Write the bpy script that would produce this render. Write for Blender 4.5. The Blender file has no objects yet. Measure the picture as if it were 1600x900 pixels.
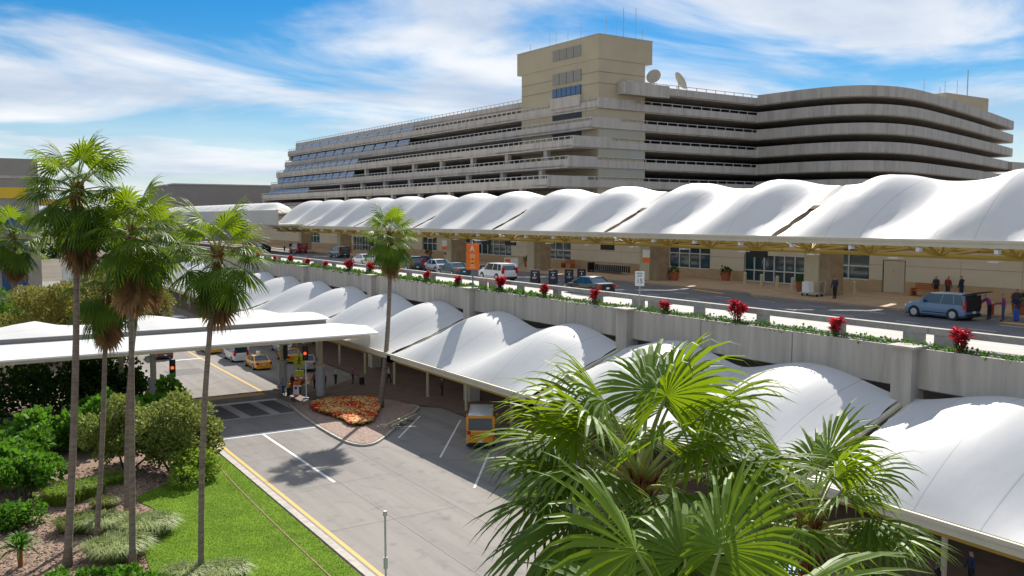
import bpy, bmesh, math, random
from mathutils import Vector, Matrix
R = math.radians
rnd = random.Random(7)
scene = bpy.context.scene
COL = scene.collection

# ---------------------------------------------------------------- camera, sky, sun, exposure
cam_d = bpy.data.cameras.new('camera'); cam = bpy.data.objects.new('camera', cam_d); COL.objects.link(cam)
cam.location = (0, 0, 16.5)
cam.rotation_euler = (R(90) - math.atan(110 / 1400.0), 0, R(-32.45))
cam_d.sensor_width = 36.0; cam_d.lens = 36.0 * 1400 / 1600
cam_d.clip_start = 0.1; cam_d.clip_end = 6000
scene.camera = cam
scene.view_settings.view_transform = 'Standard'; scene.view_settings.look = 'None'
scene.view_settings.gamma = 1; scene.view_settings.exposure = 0.5
scene.view_settings.use_curve_mapping = False

SUN_AZ, SUN_EL = R(41.9), R(39.0)
world = bpy.data.worlds.new('World'); scene.world = world; world.use_nodes = True
wn, wl = world.node_tree.nodes, world.node_tree.links
bg = wn['Background']
sky = wn.new('ShaderNodeTexSky'); sky.sky_type = 'NISHITA'; sky.sun_disc = False
sky.sun_elevation = SUN_EL; sky.sun_rotation = SUN_AZ
sky.air_density = 1.0; sky.dust_density = 0.1; sky.ozone_density = 4.0
tc = wn.new('ShaderNodeTexCoord')
sep = wn.new('ShaderNodeSeparateXYZ'); wl.new(tc.outputs['Generated'], sep.inputs[0])
def wmath(op, a, b=None):
    n = wn.new('ShaderNodeMath'); n.operation = op
    for i, v in enumerate((a, b)):
        if v is None: continue
        if isinstance(v, (int, float)): n.inputs[i].default_value = v
        else: wl.new(v, n.inputs[i])
    return n.outputs[0]
den = wmath('ADD', wmath('MAXIMUM', sep.outputs['Z'], 0.0), 0.16)
cmb = wn.new('ShaderNodeCombineXYZ')
wl.new(wmath('DIVIDE', sep.outputs['X'], den), cmb.inputs[0]); wl.new(wmath('DIVIDE', sep.outputs['Y'], den), cmb.inputs[1])
mp = wn.new('ShaderNodeMapping'); mp.inputs['Rotation'].default_value = (0, 0, R(55)); mp.inputs['Scale'].default_value = (0.62, 1.0, 1)
mp.inputs['Location'].default_value = (3.3, 5.1, 0)
wl.new(cmb.outputs[0], mp.inputs['Vector'])
cn = wn.new('ShaderNodeTexNoise'); cn.inputs['Scale'].default_value = 1.15; cn.inputs['Detail'].default_value = 10
cn.inputs['Roughness'].default_value = 0.56; cn.inputs['Distortion'].default_value = 0.6
wl.new(mp.outputs[0], cn.inputs['Vector'])
cr = wn.new('ShaderNodeValToRGB'); cr.color_ramp.elements[0].position = 0.375; cr.color_ramp.elements[1].position = 0.60
cr.color_ramp.interpolation = 'EASE'
wl.new(cn.outputs['Fac'], cr.inputs[0])
cn2 = wn.new('ShaderNodeTexNoise'); cn2.inputs['Scale'].default_value = 1.7; cn2.inputs['Detail'].default_value = 6
wl.new(mp.outputs[0], cn2.inputs['Vector'])
ccol = wn.new('ShaderNodeValToRGB'); ccol.color_ramp.elements[0].position = 0.35; ccol.color_ramp.elements[1].position = 0.62
ccol.color_ramp.elements[0].color = (4.6, 5.4, 6.7, 1); ccol.color_ramp.elements[1].color = (8.0, 8.2, 8.5, 1)
wl.new(cn2.outputs['Fac'], ccol.inputs[0])
mixc = wn.new('ShaderNodeMix'); mixc.data_type = 'RGBA'
haze_f = wmath('MAXIMUM', wmath('SUBTRACT', 0.85, wmath('MULTIPLY', wmath('MAXIMUM', sep.outputs['Z'], 0.0), 6.5)), 0.0)
wl.new(wmath('MAXIMUM', wmath('MULTIPLY', cr.outputs[0], 0.95), haze_f), mixc.inputs[0]); hs = wn.new('ShaderNodeHueSaturation'); hs.inputs['Saturation'].default_value = 1.5; hs.inputs['Value'].default_value = 0.76; wl.new(sky.outputs[0], hs.inputs['Color']); wl.new(hs.outputs[0], mixc.inputs[6]); wl.new(ccol.outputs[0], mixc.inputs[7])
wl.new(mixc.outputs[2], bg.inputs['Color']); bg.inputs['Strength'].default_value = 0.085

sun_d = bpy.data.lights.new('sun', 'SUN'); sun_d.energy = 5.0; sun_d.angle = R(0.53); sun_d.color = (1.0, 0.94, 0.85)
sun = bpy.data.objects.new('sun', sun_d); COL.objects.link(sun)
SV = Vector((math.sin(SUN_AZ) * math.cos(SUN_EL), math.cos(SUN_AZ) * math.cos(SUN_EL), math.sin(SUN_EL)))
sun.rotation_euler = (-SV).to_track_quat('-Z', 'Y').to_euler(); sun.location = SV * 200

# ---------------------------------------------------------------- materials
MATS = {}
def mat(name, col, rough=0.7, var=0.0, scale=3.0, col2=None, metal=0.0, bump=0.0, bscale=None, trans=0.0, coat=0.0,
        stretch=None, spec=0.5, emit=None, ramp=(0.35, 0.65), tcol=None):
    if name in MATS: return MATS[name]
    m = bpy.data.materials.new(name); m.use_nodes = True
    n, l = m.node_tree.nodes, m.node_tree.links
    p = n['Principled BSDF']; out = n['Material Output']
    p.inputs['Roughness'].default_value = rough; p.inputs['Metallic'].default_value = metal
    p.inputs['Specular IOR Level'].default_value = spec; p.inputs['Coat Weight'].default_value = coat
    c1 = (*col, 1); p.inputs['Base Color'].default_value = c1
    if var or col2 or bump:
        t = n.new('ShaderNodeTexCoord'); src = t.outputs['Object']
        if stretch:
            mpn = n.new('ShaderNodeMapping'); mpn.inputs['Scale'].default_value = stretch
            l.new(src, mpn.inputs[0]); src = mpn.outputs[0]
        no = n.new('ShaderNodeTexNoise'); no.inputs['Scale'].default_value = scale; no.inputs['Detail'].default_value = 6
        no.inputs['Roughness'].default_value = 0.65
        l.new(src, no.inputs['Vector'])
        c2 = (*(col2 if col2 else [max(0, c * (1 - var)) for c in col]), 1)
        rp = n.new('ShaderNodeValToRGB'); rp.color_ramp.elements[0].position = ramp[0]; rp.color_ramp.elements[1].position = ramp[1]
        rp.color_ramp.elements[0].color = c2; rp.color_ramp.elements[1].color = c1
        l.new(no.outputs['Fac'], rp.inputs[0]); l.new(rp.outputs[0], p.inputs['Base Color'])
        if bump:
            nb = n.new('ShaderNodeTexNoise'); nb.inputs['Scale'].default_value = bscale or scale * 8; nb.inputs['Detail'].default_value = 4
            l.new(src, nb.inputs['Vector'])
            b = n.new('ShaderNodeBump'); b.inputs['Strength'].default_value = bump; b.inputs['Distance'].default_value = 0.05
            l.new(nb.outputs['Fac'], b.inputs['Height']); l.new(b.outputs[0], p.inputs['Normal'])
    if trans:
        tr = n.new('ShaderNodeBsdfTranslucent'); tr.inputs['Color'].default_value = (*(tcol or col), 1)
        mx = n.new('ShaderNodeMixShader'); mx.inputs[0].default_value = trans
        l.new(p.outputs[0], mx.inputs[1]); l.new(tr.outputs[0], mx.inputs[2]); l.new(mx.outputs[0], out.inputs[0])
    if emit:
        p.inputs['Emission Color'].default_value = (*emit[:3], 1); p.inputs['Emission Strength'].default_value = emit[3]
    MATS[name] = m
    return m

M_road = mat('road_concrete', (0.262, 0.24, 0.218), 0.9, col2=(0.175, 0.162, 0.15), scale=0.55, bump=0.25, bscale=25, stretch=(1, .07, 1), ramp=(0.3, 0.62))
def add_stains(m):
    n, l = m.node_tree.nodes, m.node_tree.links; p = n['Principled BSDF']; src = p.inputs['Base Color'].links[0].from_socket
    t = n.new('ShaderNodeTexCoord'); no = n.new('ShaderNodeTexNoise'); no.inputs['Scale'].default_value = .9; no.inputs['Detail'].default_value = 7; l.new(t.outputs['Object'], no.inputs['Vector'])
    r_ = n.new('ShaderNodeMapRange'); r_.inputs[1].default_value = .56; r_.inputs[2].default_value = .72; r_.inputs[4].default_value = .4; l.new(no.outputs['Fac'], r_.inputs[0])
    x = n.new('ShaderNodeMix'); x.data_type = 'RGBA'; l.new(r_.outputs[0], x.inputs[0]); l.new(src, x.inputs[6]); x.inputs[7].default_value = (.09, .085, .08, 1); l.new(x.outputs[2], p.inputs['Base Color'])
add_stains(M_road)
M_road_up = mat('road_asphalt', (0.16, 0.16, 0.17), 0.85, col2=(0.11, 0.11, 0.12), scale=0.4, bump=0.2, bscale=30)
M_lane_up = mat('lane_pale', (0.50, 0.47, 0.43), 0.9, col2=(0.42, 0.40, 0.37), scale=0.4)
M_earth = mat('earth', (0.16, 0.13, 0.09), 0.95, var=0.4, scale=0.1)
M_patch = mat('asphalt_patch', (0.165, 0.153, 0.145), 0.9, var=0.2, scale=1.5)
M_crossd = mat('crosswalk_dark', (0.12, 0.112, 0.12), 0.9, var=0.25, scale=1.2)
M_crossl = mat('crosswalk_light', (0.42, 0.40, 0.38), 0.9, var=0.15, scale=1.5)
M_wpaint = mat('white_paint', (0.78, 0.78, 0.76), 0.7, col2=(0.6, 0.59, 0.56), scale=4)
M_ypaint = mat('yellow_paint', (0.72, 0.40, 0.05), 0.7, col2=(0.6, 0.36, 0.1), scale=4)
M_kerb = mat('kerb_concrete', (0.5, 0.46, 0.40), 0.85, var=0.3, scale=2)
M_tile = mat('walkway_tile', (0.17, 0.11, 0.08), 0.75, var=0.3, scale=0.8)
M_side = mat('sidewalk_tan', (0.44, 0.32, 0.21), 0.8, col2=(0.34, 0.245, 0.16), scale=0.6)
M_mulch = mat('mulch', (0.34, 0.235, 0.17), 0.95, col2=(0.15, 0.09, 0.065), scale=9, bump=1.0, bscale=14, ramp=(0.38, 0.6))
M_gravel = mat('bed_gravel', (0.42, 0.31, 0.25), 0.95, col2=(0.16, 0.10, 0.08), scale=9, bump=1.0, bscale=12, ramp=(0.38, 0.6))
M_lawn = mat('lawn', (0.155, 0.25, 0.022), 0.95, col2=(0.09, 0.165, 0.015), scale=0.45, bump=0.3, bscale=30, spec=.1)
M_blade = mat('grass_blade', (0.17, 0.27, 0.025), 0.9, trans=0.4, col2=(0.10, 0.19, 0.018), scale=0.45, tcol=(.25, .4, .03), spec=.1)
M_conc = mat('stained_concrete', (0.50, 0.45, 0.385), 0.9, col2=(0.33, 0.295, 0.255), scale=0.8, stretch=(1, 1.6, 0.16), bump=0.1, ramp=(0.28, 0.6))
M_conc2 = mat('garage_concrete', (0.53, 0.475, 0.415), 0.9, col2=(0.37, 0.33, 0.29), scale=0.8, stretch=(1, 1, 0.15), ramp=(0.3, 0.55))
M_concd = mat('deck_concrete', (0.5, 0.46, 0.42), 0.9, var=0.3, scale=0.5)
M_under_shade = mat('under_deck_shade', (0.22, 0.205, 0.19), 0.9, var=0.3, scale=0.5)  # darker concrete: shade below the deck is put into the colour
M_tan = mat('tower_tan', (0.50, 0.42, 0.285), 0.9, var=0.12, scale=0.2)
M_tan2 = mat('tower_lower_paint', (0.40, 0.41, 0.38), 0.9, col2=(0.42, 0.37, 0.26), scale=0.25)
M_rail = mat('rail_metal', (0.55, 0.54, 0.52), 0.5, metal=0.2)
M_membrane = mat('membrane_white', (0.87, 0.87, 0.86), 0.5, trans=0.33, var=0.06, scale=0.5, tcol=(0.95, 0.95, 0.94), bump=.25, bscale=1.3, stretch=(.25, 1, 1))
def add_seams(m, pitch=1.35):
    n, l = m.node_tree.nodes, m.node_tree.links; p = n['Principled BSDF']; src = p.inputs['Base Color'].links[0].from_socket
    t = n.new('ShaderNodeTexCoord'); sx = n.new('ShaderNodeSeparateXYZ'); l.new(t.outputs['Object'], sx.inputs[0])
    a = n.new('ShaderNodeMath'); a.operation = 'PINGPONG'; a.inputs[1].default_value = pitch; l.new(sx.outputs['Y'], a.inputs[0])
    b = n.new('ShaderNodeMath'); b.operation = 'LESS_THAN'; b.inputs[1].default_value = 0.03; l.new(a.outputs[0], b.inputs[0])
    c = n.new('ShaderNodeMath'); c.operation = 'MULTIPLY'; c.inputs[1].default_value = 0.5; l.new(b.outputs[0], c.inputs[0])
    x = n.new('ShaderNodeMix'); x.data_type = 'RGBA'; l.new(c.outputs[0], x.inputs[0]); l.new(src, x.inputs[6]); x.inputs[7].default_value = (.35, .36, .38, 1); l.new(x.outputs[2], p.inputs['Base Color'])
add_seams(M_membrane)
M_gutter = mat('gutter_cream', (0.62, 0.56, 0.42), 0.6, var=0.1, scale=1)
M_truss = mat('truss_yellow', (0.46, 0.31, 0.05), 0.6)
M_cream = mat('wall_cream', (0.64, 0.58, 0.46), 0.85, var=0.08, scale=0.4)
M_cream2 = mat('wall_base_tan', (0.50, 0.36, 0.22), 0.85, var=0.15, scale=1)
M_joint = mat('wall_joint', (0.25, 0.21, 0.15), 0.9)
M_brown = mat('column_stone', (0.36, 0.27, 0.17), 0.85, var=0.3, scale=2)
M_glass = mat('window_glass', (0.015, 0.05, 0.07), 0.06, spec=0.8, coat=0.3)
M_glassb = mat('blue_glass', (0.03, 0.09, 0.20), 0.12, spec=0.8)
M_glassl = mat('atrium_glass', (0.20, 0.24, 0.30), 0.2, spec=0.6)
M_frame = mat('frame_aluminium', (0.62, 0.62, 0.60), 0.45, metal=0.3)
M_dark = mat('dark_plastic_and_shade', (0.015, 0.015, 0.018), 0.5)  # plastic parts and print; also the painted shade of openings
M_black = mat('black_board', (0.012, 0.014, 0.02), 0.5)
M_steel = mat('painted_steel', (0.45, 0.45, 0.43), 0.5, metal=0.2)
M_colcream = mat('column_lit_cream', (0.55, 0.49, 0.33), 0.7, var=0.1, scale=2)
M_wood = mat('bench_wood', (0.45, 0.15, 0.04), 0.5, var=0.3, scale=6, stretch=(1, 0.2, 1))
M_terra = mat('terracotta', (0.40, 0.12, 0.05), 0.8, var=0.2, scale=5)
M_louvre = mat('louvre_grey', (0.30, 0.28, 0.24), 0.7, var=0.15, scale=6)
M_orange = mat('sign_orange', (0.90, 0.17, 0.01), 0.5)
M_white = mat('sign_white', (0.8, 0.8, 0.78), 0.5)
M_sigyel = mat('sign_lime', (0.75, 0.75, 0.02), 0.5)
M_trunk = mat('palm_trunk', (0.28, 0.22, 0.165), 0.95, col2=(0.15, 0.115, 0.09), scale=2.0, stretch=(1, 1, 4), bump=0.6, bscale=7)
M_boot = mat('palm_boot', (0.30, 0.13, 0.04), 0.9, var=0.5, scale=8, bump=0.5, bscale=14)
M_frond = mat('palm_leaf', (0.09, 0.17, 0.011), 0.5, trans=0.28, col2=(0.038, 0.09, 0.008), scale=0.9, tcol=(0.22, 0.35, 0.008), spec=0.28)
M_frondy = mat('palm_leaf_young', (0.15, 0.25, 0.014), 0.5, trans=0.36, col2=(0.08, 0.16, 0.01), scale=0.9, tcol=(0.30, 0.42, 0.01), spec=0.28)
M_dead = mat('palm_dead_leaf', (0.34, 0.20, 0.085), 0.9, trans=0.2, col2=(0.22, 0.12, 0.05), scale=2)
M_pet = mat('palm_petiole', (0.30, 0.33, 0.07), 0.45, var=0.3, scale=3)
M_bark = mat('bark', (0.12, 0.085, 0.06), 0.95, var=0.3, scale=5)
def leafmat(name, c, c2, tr=0.3, rough=0.45): return mat(name, c, rough + .1, trans=tr, col2=c2, scale=1.2, spec=.25, tcol=[min(1, v * 1.7) for v in c])
M_olive = leafmat('leaf_olive', (0.19, 0.22, 0.045), (0.11, 0.145, 0.03))
M_lush = leafmat('leaf_lush', (0.10, 0.23, 0.016), (0.045, 0.125, 0.01), tr=.28)
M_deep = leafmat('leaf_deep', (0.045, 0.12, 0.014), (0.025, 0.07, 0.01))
M_lime = leafmat('leaf_lime', (0.20, 0.29, 0.03), (0.12, 0.2, 0.02))
M_varieg = leafmat('leaf_variegated', (0.38, 0.42, 0.20), (0.17, 0.24, 0.06))
M_feather = leafmat('leaf_feathery', (0.20, 0.19, 0.035), (0.12, 0.12, 0.02))
M_cover = leafmat('leaf_cover', (0.07, 0.16, 0.02), (0.035, 0.085, 0.012))
M_red = leafmat('leaf_red', (0.55, 0.025, 0.035), (0.30, 0.01, 0.02))
M_red2 = leafmat('leaf_pink', (0.70, 0.07, 0.10), (0.5, 0.03, 0.05)); M_red3 = leafmat('leaf_maroon', (0.22, 0.012, 0.025), (0.13, 0.01, 0.02))
M_flr = mat('petal_red', (0.72, 0.03, 0.012), 0.6, trans=0.35); M_flo = mat('petal_orange', (0.9, 0.25, 0.015), 0.6, trans=0.35); M_flw = mat('petal_cream', (0.9, 0.76, 0.36), 0.6, trans=0.35)
M_tyre = mat('tyre_rubber', (0.02, 0.02, 0.02), 0.85); M_rim = mat('wheel_alloy', (0.55, 0.55, 0.56), 0.35, metal=0.7)
M_tail = mat('tail_lamp', (0.5, 0.01, 0.01), 0.25); M_head = mat('head_lamp', (0.75, 0.75, 0.75), 0.15); M_plate = mat('number_plate', (0.7, 0.7, 0.66), 0.5)
def paint(name, c): return mat('paint_' + name, c, 0.28, coat=0.8, spec=0.5)

# ---------------------------------------------------------------- mesh helpers
class MB:
    def __init__(s): s.v = []; s.f = []; s.mi = []
    def add(s, vs, fs, mi=0):
        o = len(s.v); s.v += [tuple(v) for v in vs]; s.f += [tuple(i + o for i in f) for f in fs]; s.mi += [mi] * len(fs); return s
    def box(s, x0, x1, y0, y1, z0, z1, mi=0, M=None):
        vs = [Vector((x, y, z)) for z in (z0, z1) for y in (y0, y1) for x in (x0, x1)]
        if M: vs = [M @ v for v in vs]
        return s.add(vs, [(0, 2, 3, 1), (4, 5, 7, 6), (0, 1, 5, 4), (2, 6, 7, 3), (0, 4, 6, 2), (1, 3, 7, 5)], mi)
    def tube(s, pts, rad, n=8, mi=0, cap=True):
        pts = [Vector(p) for p in pts]
        if not hasattr(rad, '__len__'): rad = [rad] * len(pts)
        o = len(s.v); fs = []
        for i, p in enumerate(pts):
            d = (pts[min(i + 1, len(pts) - 1)] - pts[max(i - 1, 0)]).normalized()
            a = d.cross(Vector((0, 0, 1)) if abs(d.z) < 0.95 else Vector((1, 0, 0))).normalized(); b = d.cross(a)
            for k in range(n):
                t = 2 * math.pi * k / n; s.v.append(tuple(p + (a * math.cos(t) + b * math.sin(t)) * rad[i]))
        for i in range(len(pts) - 1):
            for k in range(n):
                k2 = (k + 1) % n; fs.append((o + i * n + k, o + i * n + k2, o + (i + 1) * n + k2, o + (i + 1) * n + k))
        if cap: fs += [tuple(o + k for k in reversed(range(n))), tuple(o + (len(pts) - 1) * n + k for k in range(n))]
        s.f += fs; s.mi += [mi] * len(fs); return s
    def prism(s, poly, z0, z1, mi=0, side=None):
        n = len(poly); area = sum(poly[i][0] * poly[(i + 1) % n][1] - poly[(i + 1) % n][0] * poly[i][1] for i in range(n))
        if area < 0: poly = poly[::-1]
        o = len(s.v); s.v += [(p[0], p[1], z0) for p in poly] + [(p[0], p[1], z1) for p in poly]
        fs = [tuple(o + i for i in reversed(range(n))), tuple(o + n + i for i in range(n))]
        ss = [(o + i, o + (i + 1) % n, o + n + (i + 1) % n, o + n + i) for i in range(n)]
        s.f += fs + ss; s.mi += [mi] * 2 + [side if side is not None else mi] * n; return s
    def strip(s, poly, thick, z0, z1, mi=0):
        # wall along an open polyline, thickness to the left of travel
        P = [Vector((p[0], p[1])) for p in poly]; off = []
        for i in range(len(P)):
            d0 = (P[i] - P[i - 1]).normalized() if i else None; d1 = (P[i + 1] - P[i]).normalized() if i < len(P) - 1 else None
            n0 = Vector((-d0.y, d0.x)) if d0 else None; n1 = Vector((-d1.y, d1.x)) if d1 else None
            if n0 and n1:
                b = (n0 + n1).normalized(); off.append(P[i] + b * thick / max(0.4, b.dot(n1)))
            else: off.append(P[i] + (n0 or n1) * thick)
        for i in range(len(P) - 1):
            q = [P[i], P[i + 1], off[i + 1], off[i]]
            vs = [(p.x, p.y, z) for z in (z0, z1) for p in q]
            fs = [(0, 3, 2, 1), (4, 5, 6, 7), (0, 1, 5, 4), (2, 3, 7, 6)]
            if i == 0: fs.append((3, 0, 4, 7))
            if i == len(P) - 2: fs.append((1, 2, 6, 5))
            s.add(vs, fs, mi)
        return s
    def build(s, name, mats, parent=None, smooth=False, loc=None):
        me = bpy.data.meshes.new(name); me.from_pydata(s.v, [], s.f)
        for m in (mats if isinstance(mats, (list, tuple)) else [mats]): me.materials.append(m)
        if any(s.mi): me.polygons.foreach_set('material_index', s.mi)
        if smooth: me.polygons.foreach_set('use_smooth', [True] * len(s.f))
        me.update()
        return link(name, me, parent, loc)
def link(name, me, parent=None, loc=None):
    o = bpy.data.objects.new(name, me); COL.objects.link(o)
    if parent: o.parent = parent
    if loc: o.location = loc
    return o
def thing(name, label, cat, loc=(0, 0, 0), rz=0.0, group=None):
    o = bpy.data.objects.new(name, None); COL.objects.link(o); o.location = loc; o.rotation_euler = (0, 0, rz)
    o.empty_display_size = 0.2
    return tag(o, label, cat, group)
def tag(o, label, cat, group=None):
    o['label'] = label; o['category'] = cat
    if group: o['group'] = group
    return o
def kind(o, k): o['kind'] = k; return o
def copytree(o, loc=None, rz=None, label=None):
    c = o.copy(); COL.objects.link(c)
    if loc: c.location = loc
    if rz is not None: c.rotation_euler = (0, 0, rz)
    if label: c['label'] = label
    for ch in list(o.children):
        d = ch.copy(); COL.objects.link(d); d.parent = c
        for g in list(ch.children):
            e = g.copy(); COL.objects.link(e); e.parent = d
    return c
def text(body, size, m, parent, M, name='lettering', align='CENTER'):
    cu = bpy.data.curves.new(name, 'FONT'); cu.body = body; cu.size = size; cu.align_x = align; cu.align_y = 'CENTER'; cu.extrude = 0.004
    o = bpy.data.objects.new(name, cu); COL.objects.link(o); cu.materials.append(m); 
    me = bpy.data.meshes.new_from_object(o.evaluated_get(bpy.context.evaluated_depsgraph_get())); bpy.data.objects.remove(o)
    o = link(name, me, parent); o.matrix_local = M
    return o
def smoothcurve(pts, n=6):
    out = []
    P = [Vector((p[0], p[1])) for p in pts]
    for i in range(len(P) - 1):
        p0, p1, p2, p3 = P[max(i - 1, 0)], P[i], P[i + 1], P[min(i + 2, len(P) - 1)]
        for k in range(n):
            t = k / n
            out.append(0.5 * ((2 * p1) + (p2 - p0) * t + (2 * p0 - 5 * p1 + 4 * p2 - p3) * t * t + (3 * p1 - p0 - 3 * p2 + p3) * t ** 3))
    out.append(P[-1]); return [(p.x, p.y) for p in out]

# ---------------------------------------------------------------- ground, roads, pavements
def sheet(name, poly, z, m, k='structure'):
    b = MB(); b.add([(p[0], p[1], z) for p in poly], [tuple(range(len(poly)))]); o = b.build(name, m)
    bm = bmesh.new(); bm.from_mesh(o.data); bmesh.ops.triangulate(bm, faces=bm.faces)
    for f in bm.faces:
        if f.normal.z < 0: f.normal_flip()
    bm.to_mesh(o.data); bm.free()
    if k: kind(o, k)
    return o
sheet('ground', [(-2500, -500), (3000, -500), (3000, 3500), (-2500, 3500)], -0.02, M_earth)
road = sheet('road', [(16.2, -20), (36, -20), (36, 260), (16.2, 260)], 0.0, M_road)
GARDEN_EDGE = 16.0
mulch = sheet('mulch_bed', [(-30, 20), (15.9, 20), (15.9, 68), (15.9, 140), (-30, 140)], 0.05, M_mulch)
lawn_poly = smoothcurve([(15.1, 62.6), (12.5, 58.5), (10.2, 56.6), (9.0, 55.0), (9.6, 52.0), (9.3, 48.8), (7.9, 46.4), (7.6, 43.5), (7.2, 40), (6.8, 30)], 5) + [(15.6, 30), (15.7, 62.0)]
lawn = sheet('lawn', lawn_poly, 0.09, M_lawn)
# kerb with yellow line along the garden side
kb = MB().box(15.75, 16.15, -20, 250, -0.02, 0.13); kind(kb.build('kerb', M_kerb), 'structure')
sheet('edge_line', [(16.4, 20), (16.62, 20), (16.62, 66.5), (16.4, 66.5)], 0.006, M_ypaint)
sheet('edge_line', [(16.4, 84), (16.62, 84), (16.62, 130), (16.4, 130)], 0.006, M_ypaint)
# concrete slab joints: dark thin strips, wheel-worn bands
for i, (x, y0, y1) in enumerate([(20.3, -5, 66), (24.2, 20, 60), (24.2, 84, 140), (20.3, 84, 140)]):
    sheet('slab_joint', [(x, y0), (x + 0.05, y0), (x + 0.05, y1), (x, y1)], 0.004, M_patch)
for y in (44, 52, 59.7, 64.2, 88, 96, 104):
    sheet('slab_joint', [(16.7, y), (24.3, y), (24.3, y + 0.05), (16.7, y + 0.05)], 0.0045, M_patch)
sheet('road_patch', [(19.5, 97), (23.3, 97), (23.3, 101), (19.5, 101)], 0.005, M_patch)
# crossing
sheet('stop_line', [(16.5, 67.0), (24.3, 67.0), (24.3, 67.6), (16.5, 67.6)], 0.007, M_wpaint)
sheet('lane_line', [(20.0, 52.3), (20.2, 52.3), (20.2, 67.0), (20.0, 67.0)], 0.007, M_wpaint)
sheet('crosswalk', [(16.4, 73.6), (25.6, 73.6), (25.6, 79.3), (16.4, 79.3)], 0.006, M_crossd)
sheet('crosswalk_line', [(16.4, 79.3), (25.2, 79.3), (25.2, 80.0), (16.4, 80.0)], 0.008, M_wpaint)
sheet('crosswalk_line', [(16.4, 73.2), (25.6, 73.2), (25.6, 73.6), (16.4, 73.6)], 0.008, M_crossl)
for x in (17.8, 20.3, 22.8, 25.0):
    sheet('crosswalk_stripe', [(x, 73.6), (x + 0.8, 73.6), (x + 0.5, 79.3), (x - 0.3, 79.3)], 0.009, M_crossl)
sheet('stop_line', [(16.6, 82.2), (25.0, 82.2), (25.0, 83.4), (16.6, 83.4)], 0.007, M_ypaint)
sheet('lane_line', [(25.0, 84), (25.25, 84), (25.25, 125), (25.0, 125)], 0.007, M_ypaint)
sheet('lane_line', [(22.3, 107.5), (25.2, 107.5), (25.2, 108.0), (22.3, 108.0)], 0.0075, M_wpaint)
# parking bay lines by the van
for (a, b) in [((28.4, 53.9), (35.2, 63.2)), ((26.9, 46.6), (34.5, 56.6)), ((28.3, 60.4), (33.0, 66.2))]:
    d = (Vector(b) - Vector(a)).normalized(); n = Vector((-d.y, d.x)) * 0.07
    sheet('bay_line', [(a[0] - n.x, a[1] - n.y), (b[0] - n.x, b[1] - n.y), (b[0] + n.x, b[1] + n.y), (a[0] + n.x, a[1] + n.y)], 0.007, M_wpaint)
# walkway under the deck
wk = MB().prism([(36, -10), (62, -10), (62, 230), (36, 230), (36, 86), (33.6, 84), (30.5, 81.5), (26.2, 78.8), (26.0, 76.9), (31, 76.5), (34.5, 70), (36, 68)], -0.02, 0.15)
kind(wk.build('walkway', M_tile), 'structure')

def kerbed_island(name, poly, m, h=0.15):
    p = smoothcurve(poly + [poly[0]], 6)[:-1]
    b = MB().prism(p, -0.02, h); o = kind(b.build(name, M_kerb), 'structure')
    c = Vector((sum(q[0] for q in p) / len(p), sum(q[1] for q in p) / len(p)))
    inner = []
    for i, q in enumerate(p):
        a, bb = Vector(p[i - 1]), Vector(p[(i + 1) % len(p)]); d = (bb - a).normalized(); n = Vector((-d.y, d.x))
        if n.dot(c - Vector(q)) < 0: n = -n
        inner.append((q[0] + n.x * 0.22, q[1] + n.y * 0.22))
    s = sheet(name + '_soil', inner, h + 0.03, m); return p
isl = kerbed_island('flower_island', [(25.2, 76.6), (24.5, 70), (24.3, 63), (24.6, 60.2), (25.6, 59.4), (27.2, 60.6), (30.5, 64.5), (33.8, 68.2), (34.4, 70), (33.0, 74.3), (30.0, 76.4)], M_gravel)
kerbed_island('small_island', [(25.7, 82.6), (26.3, 82.0), (28.6, 83.2), (30.6, 85.6), (30.0, 86.6), (27.6, 85.2), (25.9, 83.4)], M_gravel)

# ---------------------------------------------------------------- elevated road deck with planter wall
deck = MB().box(40.1, 70, -12, 240, 9.3, 10.2)
kind(deck.build('elevated_road', [M_road_up]), 'structure')
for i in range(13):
    kind(MB().box(41, 69, -8.4 + 21.5 * i - 0.6, -8.4 + 21.5 * i + 0.6, 8.0, 9.3).build('deck_beam', M_under_shade), 'structure')
kind(MB().box(52.0, 53, -12, 240, 0, 8.6).build('lower_back_wall', M_under_shade), 'structure')
sheet('pale_lane', [(41.6, -12), (46.2, -12), (46.2, 240), (41.6, 240)], 10.206, M_lane_up)  # paler strip of the deck along the barrier
sheet('lane_line', [(43.6, -12), (43.75, -12), (43.75, 240), (43.6, 240)], 10.212, M_wpaint)
for i in range(40):
    y = 18 + i * 4.6
    for x in (49.0, 52.2):
        sheet('lane_dash', [(x, y), (x + 0.12, y), (x + 0.12, y + 1.6), (x, y + 1.6)], 10.206, M_wpaint)
sw = MB().prism([(56.2, -12), (70, -12), (70, 240), (56.2, 240), (56.2, 52), (54.6, 50), (54.6, 34), (56.2, 31)], 10.2, 10.35)
kind(sw.build('sidewalk', M_side), 'structure')
sheet('yellow_zone', [(54.3, 53.2), (54.9, 53.2), (55.9, 57.5), (55.5, 58.2)], 10.207, M_ypaint)
sheet('yellow_zone', [(53.4, 27), (54.2, 27), (54.2, 29.5), (53.4, 29.5)], 10.207, M_ypaint)

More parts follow.
